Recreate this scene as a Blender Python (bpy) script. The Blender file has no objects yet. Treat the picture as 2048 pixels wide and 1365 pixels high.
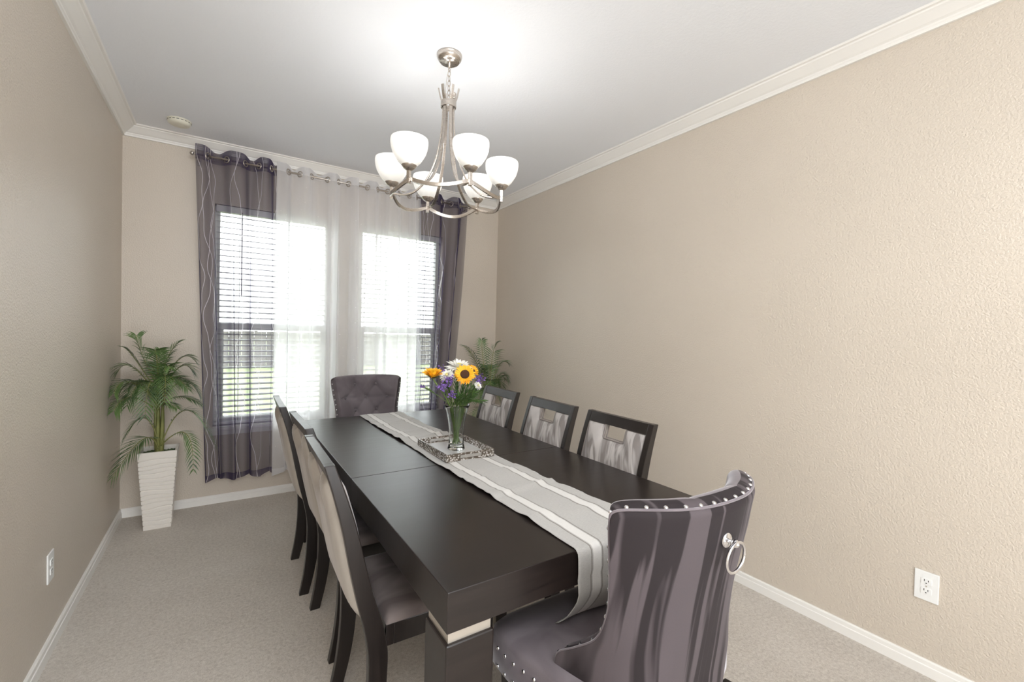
import bpy, bmesh, math, random
from mathutils import Vector, Matrix, Quaternion
from math import sin, cos, pi, radians, exp, sqrt, atan2, tan

S = bpy.context.scene
COL = S.collection
rnd = random.Random(7)

# ------------------------------------------------------------------ camera
cd = bpy.data.cameras.new('camera')
cam = bpy.data.objects.new('camera', cd)
COL.objects.link(cam)
cd.sensor_fit = 'HORIZONTAL'
cd.sensor_width = 36.0
cd.lens = 885.03 / 2048 * 36.0
cd.clip_start = 0.02
yaw, pitch, roll = radians(33.234), radians(-1.118), radians(1.429)
fw = Vector((sin(yaw) * cos(pitch), cos(yaw) * cos(pitch), sin(pitch)))
rt = fw.cross(Vector((0, 0, 1))).normalized()
up = rt.cross(fw)
rt2 = rt * cos(roll) + up * sin(roll)
up2 = -rt * sin(roll) + up * cos(roll)
M = Matrix((rt2, up2, -fw)).transposed().to_4x4()
M.translation = Vector((0.590, -4.070, 1.372))
cam.matrix_world = M
S.camera = cam

# ------------------------------------------------------------------ view
S.view_settings.view_transform = 'Standard'
S.view_settings.look = 'None'
S.view_settings.exposure = 0.2
S.view_settings.gamma = 1.0
S.view_settings.use_curve_mapping = False
S.cycles.max_bounces = 14
S.cycles.diffuse_bounces = 5
S.cycles.glossy_bounces = 4
S.cycles.transmission_bounces = 12
S.cycles.transparent_max_bounces = 24
S.cycles.sample_clamp_indirect = 6.0
S.cycles.use_denoising = True

# ------------------------------------------------------------------ world
W = bpy.data.worlds.new('sky')
S.world = W
W.use_nodes = True
wn = W.node_tree.nodes
wl = W.node_tree.links
bg = wn['Background']
tc = wn.new('ShaderNodeTexCoord')
sep = wn.new('ShaderNodeSeparateXYZ')
rampw = wn.new('ShaderNodeValToRGB')
rampw.color_ramp.elements[0].position = 0.0
# overcast sky: about three times brighter overhead than at the horizon
rampw.color_ramp.elements[0].color = (0.34, 0.345, 0.35, 1)
rampw.color_ramp.elements[1].position = 0.75
rampw.color_ramp.elements[1].color = (0.96, 0.98, 1.0, 1)
_e = rampw.color_ramp.elements.new(0.22)
_e.color = (0.47, 0.48, 0.49, 1)
wl.new(tc.outputs['Generated'], sep.inputs[0])
wl.new(sep.outputs['Z'], rampw.inputs[0])
wl.new(rampw.outputs[0], bg.inputs['Color'])
bg.inputs['Strength'].default_value = 15.5

def area_light(name, loc, target, sx, sy, power, color=(1, 1, 1)):
    l = bpy.data.lights.new(name, 'AREA')
    l.shape = 'RECTANGLE'
    l.size = sx
    l.size_y = sy
    l.energy = power
    l.color = color
    o = bpy.data.objects.new(name, l)
    o.location = loc
    d = Vector(target) - Vector(loc)
    o.rotation_euler = d.to_track_quat('-Z', 'Y').to_euler()
    COL.objects.link(o)
    return o

# added fill lamp, unseen behind the camera, that brightens the room from the front
area_light('added_front_fill', (0.9, -6.4, 2.0), (1.3, -1.5, 1.0), 2.8, 1.9, 30, (0.93, 0.97, 1.0))
area_light('added_upward_fill', (0.9, -5.7, 0.6), (1.3, -1.2, 2.74), 2.4, 1.0, 48, (0.93, 0.97, 1.0))  # added fill aimed upward to brighten the ceiling, no real fixture

area_light('added_overhead_fill', (0.75, -4.7, 2.66), (0.8, -2.0, 0.0), 2.0, 1.0, 80, (0.93, 0.97, 1.0))  # added overhead fill for the floor and left side, not a room lamp

# ------------------------------------------------------------------ materials
def new_mat(name):
    m = bpy.data.materials.new(name)
    m.use_nodes = True
    nt = m.node_tree
    return m, nt, nt.nodes['Principled BSDF']

def srgb(r, g, b):
    def f(c):
        c /= 255.0
        return c / 12.92 if c <= 0.04045 else ((c + 0.055) / 1.055) ** 2.4
    return (f(r), f(g), f(b), 1.0)

def N(nt, kind, **kw):
    n = nt.nodes.new(kind)
    for k, v in kw.items():
        if k in n.inputs.keys():
            n.inputs[k].default_value = v
        else:
            setattr(n, k, v)
    return n

def math_node(nt, op, a, b=None, c=None):
    n = nt.nodes.new('ShaderNodeMath')
    n.operation = op
    for i, v in enumerate((a, b, c)):
        if v is None:
            continue
        if isinstance(v, (int, float)):
            n.inputs[i].default_value = v
        else:
            nt.links.new(v, n.inputs[i])
    return n.outputs[0]

def bump(nt, bsdf, height, strength=0.3, dist=0.002):
    b = N(nt, 'ShaderNodeBump')
    b.inputs['Strength'].default_value = strength
    b.inputs['Distance'].default_value = dist
    nt.links.new(height, b.inputs['Height'])
    nt.links.new(b.outputs[0], bsdf.inputs['Normal'])
    return b

def coords(nt, kind='Object', scale=(1, 1, 1)):
    t = N(nt, 'ShaderNodeTexCoord')
    mp = N(nt, 'ShaderNodeMapping')
    mp.inputs['Scale'].default_value = scale
    nt.links.new(t.outputs[kind], mp.inputs['Vector'])
    return mp.outputs[0]

def noise(nt, vec, scale, detail=4, rough=0.5, dist=0.0):
    n = N(nt, 'ShaderNodeTexNoise')
    n.inputs['Scale'].default_value = scale
    n.inputs['Detail'].default_value = detail
    n.inputs['Roughness'].default_value = rough
    n.inputs['Distortion'].default_value = dist
    if vec is not None:
        nt.links.new(vec, n.inputs['Vector'])
    return n

def ramp(nt, fac, stops):
    r = N(nt, 'ShaderNodeValToRGB')
    e = r.color_ramp.elements
    e[0].position, e[0].color = stops[0]
    e[1].position, e[1].color = stops[1]
    for p, c in stops[2:]:
        x = e.new(p)
        x.color = c
    nt.links.new(fac, r.inputs[0])
    return r.outputs[0]

def plain(name, col, rough=0.5, metal=0.0, **kw):
    m, nt, b = new_mat(name)
    b.inputs['Base Color'].default_value = col
    b.inputs['Roughness'].default_value = rough
    b.inputs['Metallic'].default_value = metal
    # faint procedural variation of gloss
    n = noise(nt, coords(nt), 60, 3)
    mr = N(nt, 'ShaderNodeMapRange')
    mr.inputs['To Min'].default_value = max(0.0, rough - 0.04)
    mr.inputs['To Max'].default_value = min(1.0, rough + 0.04)
    nt.links.new(n.outputs['Fac'], mr.inputs['Value'])
    nt.links.new(mr.outputs[0], b.inputs['Roughness'])
    for k, v in kw.items():
        b.inputs[k.replace('_', ' ')].default_value = v
    return m

def wall_mat():
    m, nt, b = new_mat('wall_paint')
    v = coords(nt)
    n1 = noise(nt, v, 125, 2.5, 0.5, 0.4)
    n2 = noise(nt, v, 1.3, 2)
    c = ramp(nt, n2.outputs['Fac'], [(0.3, srgb(204, 193, 179)), (0.7, srgb(209, 198, 184))])
    nt.links.new(c, b.inputs['Base Color'])
    b.inputs['Roughness'].default_value = 0.36
    b.inputs['Specular IOR Level'].default_value = 0.6
    bump(nt, b, n1.outputs['Fac'], 0.8, 0.0038)
    return m

def ceiling_mat():
    m, nt, b = new_mat('ceiling_paint')
    v = coords(nt)
    n1 = noise(nt, v, 70, 3, 0.6, 0.4)
    b.inputs['Base Color'].default_value = srgb(240, 242, 246)
    b.inputs['Roughness'].default_value = 0.85
    bump(nt, b, n1.outputs['Fac'], 0.35, 0.003)
    return m

def trim_mat():
    return plain('white_trim_paint', srgb(236, 233, 228), 0.35)

def carpet_mat():
    m, nt, b = new_mat('carpet_pile')
    v = coords(nt)
    fine = noise(nt, v, 260, 4, 0.75)
    mid = noise(nt, v, 75, 3, 0.6, 0.5)
    big = noise(nt, v, 2.2, 3, 0.55, 0.4)
    mixv = math_node(nt, 'ADD', math_node(nt, 'MULTIPLY', fine.outputs['Fac'], 0.55), math_node(nt, 'MULTIPLY', mid.outputs['Fac'], 0.45))
    mixv = math_node(nt, 'ADD', mixv, math_node(nt, 'MULTIPLY', math_node(nt, 'SUBTRACT', big.outputs['Fac'], 0.5), 0.18))
    c = ramp(nt, mixv, [(0.34, srgb(190, 178, 165)), (0.50, srgb(219, 209, 197)), (0.66, srgb(240, 232, 222))])
    nt.links.new(c, b.inputs['Base Color'])
    b.inputs['Roughness'].default_value = 1.0
    b.inputs['Specular IOR Level'].default_value = 0.1
    b.inputs['Sheen Weight'].default_value = 0.2
    bump(nt, b, mixv, 0.9, 0.012)
    return m

def dark_wood(name, c1, c2, rough=0.32, axis='Y'):
    m, nt, b = new_mat(name)
    sc = {'Y': (14, 1.0, 14), 'X': (1.0, 14, 14), 'Z': (14, 14, 1.0)}[axis]
    v = coords(nt, 'Object', sc)
    n = noise(nt, v, 2.5, 6, 0.6, 1.2)
    c = ramp(nt, n.outputs['Fac'], [(0.3, c1), (0.7, c2)])
    nt.links.new(c, b.inputs['Base Color'])
    r = N(nt, 'ShaderNodeMapRange')
    r.inputs['To Min'].default_value = rough - 0.05
    r.inputs['To Max'].default_value = rough + 0.07
    nt.links.new(n.outputs['Fac'], r.inputs['Value'])
    nt.links.new(r.outputs[0], b.inputs['Roughness'])
    bump(nt, b, n.outputs['Fac'], 0.05, 0.001)
    return m

def velvet(name, dark, light, scale, seed, lo=0.46, hi=0.54, sheen=0.5, distort=0.7, rough=0.75, slant=0.0, top=0.0):
    """brushed velvet: patches of pile lying one way or the other"""
    m, nt, b = new_mat(name)
    t = N(nt, 'ShaderNodeTexCoord')
    mp = N(nt, 'ShaderNodeMapping')
    mp.inputs['Scale'].default_value = scale
    mp.inputs['Location'].default_value = (seed, seed * 0.7, seed * 1.3)
    nt.links.new(t.outputs['Object'], mp.inputs['Vector'])
    n = noise(nt, mp.outputs[0], 1.0, 2.5, 0.45, distort)
    fac = n.outputs['Fac']
    if slant:
        # strokes that sweep outwards from the handle opening
        sp = N(nt, 'ShaderNodeSeparateXYZ')
        nt.links.new(t.outputs['Object'], sp.inputs[0])
        cb = N(nt, 'ShaderNodeCombineXYZ')
        zz = math_node(nt, 'SUBTRACT', 0.95, sp.outputs['Z'])
        xx = math_node(nt, 'ADD', sp.outputs['X'], math_node(nt, 'MULTIPLY', math_node(nt, 'POWER', zz, 1.6), slant))
        nt.links.new(xx, cb.inputs[0])
        nt.links.new(sp.outputs['Y'], cb.inputs[1])
        nt.links.new(sp.outputs['Z'], cb.inputs[2])
        nt.links.new(cb.outputs[0], mp.inputs['Vector'])
    if top:
        sp = N(nt, 'ShaderNodeSeparateXYZ')
        nt.links.new(t.outputs['Object'], sp.inputs[0])
        mr = N(nt, 'ShaderNodeMapRange')
        mr.interpolation_type = 'SMOOTHSTEP'
        mr.inputs['From Min'].default_value = 0.80
        mr.inputs['From Max'].default_value = 0.92
        nt.links.new(sp.outputs['Z'], mr.inputs['Value'])
        fac = math_node(nt, 'SUBTRACT', fac, math_node(nt, 'MULTIPLY', mr.outputs[0], top))
    c = ramp(nt, fac, [(lo, dark), (hi, light)])
    fine = noise(nt, coords(nt), 900, 2)
    mx = N(nt, 'ShaderNodeMix', data_type='RGBA')
    mx.blend_type = 'MULTIPLY'
    mx.inputs[0].default_value = 0.18
    nt.links.new(c, mx.inputs[6])
    nt.links.new(fine.outputs['Fac'], mx.inputs[7])
    nt.links.new(mx.outputs[2], b.inputs['Base Color'])
    b.inputs['Roughness'].default_value = rough
    b.inputs['Specular IOR Level'].default_value = 0.2
    b.inputs['Sheen Weight'].default_value = sheen
    b.inputs['Sheen Roughness'].default_value = 0.35
    b.inputs['Sheen Tint'].default_value = (0.95, 0.93, 0.97, 1)
    bump(nt, b, fine.outputs['Fac'], 0.05, 0.0005)
    return m

def brushed_metal(name, col, rough=0.28):
    m, nt, b = new_mat(name)
    n = noise(nt, coords(nt, 'Object', (1, 1, 40)), 30, 3)
    b.inputs['Base Color'].default_value = col
    b.inputs['Metallic'].default_value = 1.0
    r = N(nt, 'ShaderNodeMapRange')
    r.inputs['To Min'].default_value = rough - 0.06
    r.inputs['To Max'].default_value = rough + 0.08
    nt.links.new(n.outputs['Fac'], r.inputs['Value'])
    nt.links.new(r.outputs[0], b.inputs['Roughness'])
    return m

def leaf_mat(name, c1, c2, rough=0.42):
    m, nt, b = new_mat(name)
    n = noise(nt, coords(nt), 9, 3)
    c = ramp(nt, n.outputs['Fac'], [(0.35, c1), (0.65, c2)])
    nt.links.new(c, b.inputs['Base Color'])
    b.inputs['Roughness'].default_value = rough
    return m

def sheer(name, col, base_alpha, edge_alpha, pattern=None, hem_v=None):
    """thin woven voile: part of the light goes straight through, part is scattered both ways"""
    m, nt, b = new_mat(name)
    nt.nodes.remove(b)
    out = nt.nodes['Material Output']
    dif = N(nt, 'ShaderNodeBsdfDiffuse')
    trl = N(nt, 'ShaderNodeBsdfTranslucent')
    trn = N(nt, 'ShaderNodeBsdfTransparent')
    m1 = N(nt, 'ShaderNodeMixShader')
    m1.inputs[0].default_value = 0.38
    m2 = N(nt, 'ShaderNodeMixShader')
    lw = N(nt, 'ShaderNodeLayerWeight')
    lw.inputs['Blend'].default_value = 0.5
    fac = math_node(nt, 'ADD', base_alpha, math_node(nt, 'MULTIPLY', math_node(nt, 'POWER', lw.outputs['Facing'], 1.6), edge_alpha))
    uv = N(nt, 'ShaderNodeTexCoord')
    su = N(nt, 'ShaderNodeSeparateXYZ')
    nt.links.new(uv.outputs['UV'], su.inputs[0])
    u, v = su.outputs['X'], su.outputs['Y']
    colsock = None
    if hem_v:
        h = math_node(nt, 'GREATER_THAN', v, hem_v)
        fac = math_node(nt, 'ADD', fac, math_node(nt, 'MULTIPLY', h, 0.22))
        h2 = math_node(nt, 'LESS_THAN', v, 0.045)
        fac = math_node(nt, 'ADD', fac, math_node(nt, 'MULTIPLY', h2, 0.30))
    weave = noise(nt, uv.outputs['UV'], 420, 2)
    fac = math_node(nt, 'ADD', fac, math_node(nt, 'MULTIPLY', math_node(nt, 'SUBTRACT', weave.outputs['Fac'], 0.5), 0.12))
    if pattern == 'vines':
        mask = None
        specs = [(0.03, 0.020, 9.5, 0.0), (0.075, 0.028, 8.3, 1.0), (0.10, 0.026, 8.3, 3.6), (0.13, 0.022, 10.2, 4.4),
                 (0.30, 0.030, 8.0, 0.5), (0.345, 0.030, 9.0, 2.9), (0.50, 0.028, 8.6, 1.9), (0.545, 0.026, 9.3, 4.9), (0.70, 0.030, 8.2, 2.4), (0.75, 0.028, 9.1, 0.2)]
        for (u0, a, k, ph) in specs:
            s = math_node(nt, 'SINE', math_node(nt, 'MULTIPLY_ADD', v, k, ph))
            s2 = math_node(nt, 'SINE', math_node(nt, 'MULTIPLY_ADD', v, k * 2.7, ph * 2))
            cu = math_node(nt, 'ADD', math_node(nt, 'MULTIPLY', s, a), math_node(nt, 'MULTIPLY_ADD', s2, 0.007, u0))
            dd = math_node(nt, 'ABSOLUTE', math_node(nt, 'SUBTRACT', u, cu))
            mk = math_node(nt, 'LESS_THAN', dd, 0.0017)
            mask = mk if mask is None else math_node(nt, 'MAXIMUM', mask, mk)
        mxc = N(nt, 'ShaderNodeMix', data_type='RGBA')
        nt.links.new(mask, mxc.inputs[0])
        mxc.inputs[6].default_value = col
        mxc.inputs[7].default_value = srgb(236, 232, 238)
        colsock = mxc.outputs[2]
        fac = math_node(nt, 'MAXIMUM', fac, math_node(nt, 'MULTIPLY', mask, 0.92))
    if pattern == 'flecks':
        vo = N(nt, 'ShaderNodeTexVoronoi')
        vo.inputs['Scale'].default_value = 26
        nt.links.new(uv.outputs['UV'], vo.inputs['Vector'])
        mk = math_node(nt, 'LESS_THAN', vo.outputs['Distance'], 0.07)
        fac = math_node(nt, 'ADD', fac, math_node(nt, 'MULTIPLY', mk, 0.3))
    if colsock:
        nt.links.new(colsock, dif.inputs['Color'])
        nt.links.new(colsock, trl.inputs['Color'])
    else:
        dif.inputs['Color'].default_value = col
        trl.inputs['Color'].default_value = col
    cl = math_node(nt, 'MINIMUM', fac, 0.98)
    nt.links.new(trl.outputs[0], m1.inputs[1])
    nt.links.new(dif.outputs[0], m1.inputs[2])
    nt.links.new(cl, m2.inputs[0])
    nt.links.new(trn.outputs[0], m2.inputs[1])
    nt.links.new(m1.outputs[0], m2.inputs[2])
    nt.links.new(m2.outputs[0], out.inputs['Surface'])
    return m

MAT = {}
MAT['wall'] = wall_mat()
MAT['ceiling'] = ceiling_mat()
MAT['trim'] = trim_mat()
MAT['carpet'] = carpet_mat()
MAT['table'] = dark_wood('espresso_table_veneer', srgb(27, 21, 19), srgb(38, 30, 27), 0.31, 'X')
MAT['chair_wood'] = dark_wood('espresso_chair_wood', srgb(27, 22, 20), srgb(37, 30, 28), 0.29, 'Z')
MAT['silver'] = plain('satin_silver_strip', srgb(205, 198, 188), 0.38, 0.85)
MAT['nickel'] = brushed_metal('brushed_nickel', srgb(198, 190, 182), 0.27)
MAT['chrome'] = plain('chrome', srgb(225, 225, 228), 0.10, 1.0)
MAT['pad'] = velvet('silver_grey_velvet', srgb(142, 135, 132), srgb(196, 190, 187), (26, 8, 5.0), 3.1, 0.42, 0.58, 0.25, 0.9, slant=0.55)
MAT['pad_back'] = velvet('beige_grey_velvet_back', srgb(166, 158, 149), srgb(182, 175, 166), (14, 14, 2.0), 3.1, 0.42, 0.58, 0.2, 0.6)
MAT['seat_velvet'] = velvet('grey_seat_velvet', srgb(112, 101, 98), srgb(140, 129, 126), (9, 3, 9), 5.2, 0.42, 0.58, 0.3)
MAT['piping'] = plain('grey_piping', srgb(140, 132, 128), 0.7)
MAT['mauve'] = velvet('mauve_grey_velvet', srgb(46, 40, 42), srgb(88, 80, 83), (27, 4, 0.9), 4.4, 0.465, 0.53, 0.10, 0.25, top=0.08)
MAT['mauve_plain'] = velvet('mauve_grey_velvet_trim', srgb(106, 98, 102), srgb(122, 114, 118), (7, 7, 7), 2.7, 0.4, 0.6, 0.7)
MAT['shade'] = None
MAT['pot'] = plain('white_glazed_planter', srgb(232, 226, 218), 0.38)
MAT['moss'] = leaf_mat('moss', srgb(50, 66, 38), srgb(84, 98, 58), 0.9)
MAT['palm'] = leaf_mat('palm_leaf', srgb(54, 80, 42), srgb(108, 136, 78), 0.30)
MAT['palm_stem'] = leaf_mat('palm_stem', srgb(112, 116, 62), srgb(146, 146, 88), 0.5)
def slat_mat():
    m, nt, b = new_mat('white_vinyl_slats')
    out = nt.nodes['Material Output']
    b.inputs['Base Color'].default_value = srgb(240, 240, 238)
    b.inputs['Roughness'].default_value = 0.4
    t = N(nt, 'ShaderNodeBsdfTranslucent')
    t.inputs['Color'].default_value = srgb(238, 238, 236)
    n = noise(nt, coords(nt), 20, 2)
    mr = N(nt, 'ShaderNodeMapRange')
    mr.inputs['To Min'].default_value = 0.09
    mr.inputs['To Max'].default_value = 0.13
    nt.links.new(n.outputs['Fac'], mr.inputs['Value'])
    mx = N(nt, 'ShaderNodeMixShader')
    nt.links.new(mr.outputs[0], mx.inputs[0])
    nt.links.new(b.outputs[0], mx.inputs[1])
    nt.links.new(t.outputs[0], mx.inputs[2])
    nt.links.new(mx.outputs[0], out.inputs['Surface'])
    return m
MAT['blind'] = slat_mat()
MAT['vinyl'] = plain('white_vinyl_frame', srgb(240, 240, 238), 0.35)
MAT['plastic'] = plain('white_plastic', srgb(236, 236, 234), 0.32)
MAT['cream_plastic'] = plain('cream_plastic', srgb(226, 222, 206), 0.4)
MAT['black'] = plain('dark_slot', srgb(28, 26, 24), 0.6)
MAT['sheer_dark'] = sheer('slate_purple_voile', srgb(84, 76, 104), 0.46, 0.9, 'vines', 2.36)
MAT['sheer_white'] = sheer('white_voile', srgb(247, 247, 250), 0.68, 0.9, 'flecks', 2.40)

def glass_mat():
    m, nt, b = new_mat('clear_glass')
    b.inputs['Transmission Weight'].default_value = 1.0
    b.inputs['Roughness'].default_value = 0.0
    b.inputs['IOR'].default_value = 1.48
    b.inputs['Base Color'].default_value = (0.98, 1.0, 0.99, 1)
    return m
MAT['glass'] = glass_mat()

def pane_mat():
    m, nt, b = new_mat('window_glass')
    nt.nodes.remove(b)
    out = nt.nodes['Material Output']
    t = N(nt, 'ShaderNodeBsdfTransparent')
    t.inputs['Color'].default_value = (0.95, 0.97, 0.96, 1)
    g = N(nt, 'ShaderNodeBsdfGlossy')
    g.inputs['Roughness'].default_value = 0.02
    fr = N(nt, 'ShaderNodeFresnel')
    mx = N(nt, 'ShaderNodeMixShader')
    nt.links.new(fr.outputs[0], mx.inputs[0])
    nt.links.new(t.outputs[0], mx.inputs[1])
    nt.links.new(g.outputs[0], mx.inputs[2])
    nt.links.new(mx.outputs[0], out.inputs['Surface'])
    return m
MAT['pane'] = pane_mat()

def shade_mat():
    m, nt, b = new_mat('lit_opal_glass')
    b.inputs['Base Color'].default_value = srgb(246, 245, 240)
    b.inputs['Roughness'].default_value = 0.22
    b.inputs['Emission Color'].default_value = (1.0, 0.985, 0.955, 1)
    # the lamp inside lights the glass less towards the metal cup at the bottom
    v = coords(nt)
    sp = N(nt, 'ShaderNodeSeparateXYZ')
    nt.links.new(v, sp.inputs[0])
    mr = N(nt, 'ShaderNodeMapRange')
    mr.interpolation_type = 'SMOOTHSTEP'
    mr.inputs['From Min'].default_value = 0.0
    mr.inputs['From Max'].default_value = 0.055
    mr.inputs['To Min'].default_value = 0.12
    mr.inputs['To Max'].default_value = 0.40
    nt.links.new(sp.outputs['Z'], mr.inputs['Value'])
    nt.links.new(mr.outputs[0], b.inputs['Emission Strength'])
    return m
MAT['shade'] = shade_mat()

def runner_mat():
    m, nt, b = new_mat('woven_runner')
    t = N(nt, 'ShaderNodeTexCoord')
    sp = N(nt, 'ShaderNodeSeparateXYZ')
    nt.links.new(t.outputs['UV'], sp.inputs[0])
    # u runs 0..1 over the width, folded so that both sides carry the same stripes
    d = math_node(nt, 'MULTIPLY', math_node(nt, 'SUBTRACT', 0.5, math_node(nt, 'ABSOLUTE', math_node(nt, 'SUBTRACT', sp.outputs['X'], 0.5))), 2.0)
    c = N(nt, 'ShaderNodeValToRGB')
    c.color_ramp.interpolation = 'CONSTANT'
    e = c.color_ramp.elements
    g, w, l = srgb(180, 178, 175), srgb(218, 216, 213), srgb(134, 129, 124)
    e[0].position, e[0].color = 0.0, g
    e[1].position, e[1].color = 0.30, l
    for p, cc in ((0.325, g), (0.35, w), (0.545, g), (0.565, l), (0.59, g)):
        x = e.new(p)
        x.color = cc
    nt.links.new(d, c.inputs[0])
    mp = N(nt, 'ShaderNodeMapping')
    mp.inputs['Scale'].default_value = (30, 500, 1)
    nt.links.new(t.outputs['UV'], mp.inputs['Vector'])
    n = noise(nt, mp.outputs[0], 1.0, 3, 0.6)
    mx = N(nt, 'ShaderNodeMix', data_type='RGBA')
    mx.blend_type = 'OVERLAY'
    mx.inputs[0].default_value = 0.25
    nt.links.new(c.outputs[0], mx.inputs[6])
    nt.links.new(n.outputs['Fac'], mx.inputs[7])
    nt.links.new(mx.outputs[2], b.inputs['Base Color'])
    b.inputs['Roughness'].default_value = 0.8
    b.inputs['Sheen Weight'].default_value = 0.25
    bump(nt, b, n.outputs['Fac'], 0.3, 0.0008)
    return m
MAT['runner'] = runner_mat()

def mosaic_mat():
    m, nt, b = new_mat('silver_mosaic')
    v = coords(nt)
    vo = N(nt, 'ShaderNodeTexVoronoi')
    vo.inputs['Scale'].default_value = 105
    nt.links.new(v, vo.inputs['Vector'])
    n = noise(nt, v, 40, 3, 0.6)
    s = math_node(nt, 'ADD', math_node(nt, 'MULTIPLY', vo.outputs['Distance'], 0.9), math_node(nt, 'MULTIPLY', n.outputs['Fac'], 0.5))
    c = ramp(nt, s, [(0.42, srgb(226, 224, 222)), (0.58, srgb(186, 179, 172)), (0.76, srgb(104, 94, 84))])
    nt.links.new(c, b.inputs['Base Color'])
    b.inputs['Metallic'].default_value = 0.45
    b.inputs['Roughness'].default_value = 0.25
    return m
MAT['mosaic'] = mosaic_mat()
MAT['mirror'] = plain('mirror_base', srgb(232, 232, 232), 0.30, 0.55)

MAT['petal_yellow'] = leaf_mat('sunflower_petal', srgb(240, 160, 12), srgb(252, 196, 40), 0.6)
MAT['petal_white'] = leaf_mat('white_petal', srgb(240, 238, 228), srgb(250, 248, 242), 0.6)
MAT['petal_purple'] = leaf_mat('purple_petal', srgb(92, 62, 138), srgb(142, 108, 186), 0.7)
MAT['disc_brown'] = leaf_mat('sunflower_disc', srgb(40, 22, 14), srgb(84, 48, 26), 0.9)
MAT['stem_green'] = leaf_mat('flower_stem', srgb(74, 98, 48), srgb(112, 132, 72), 0.5)
MAT['foliage'] = leaf_mat('bouquet_foliage', srgb(48, 78, 36), srgb(86, 116, 58), 0.5)
MAT['yellow_centre'] = plain('yellow_centre', srgb(226, 214, 130), 0.7)

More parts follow.
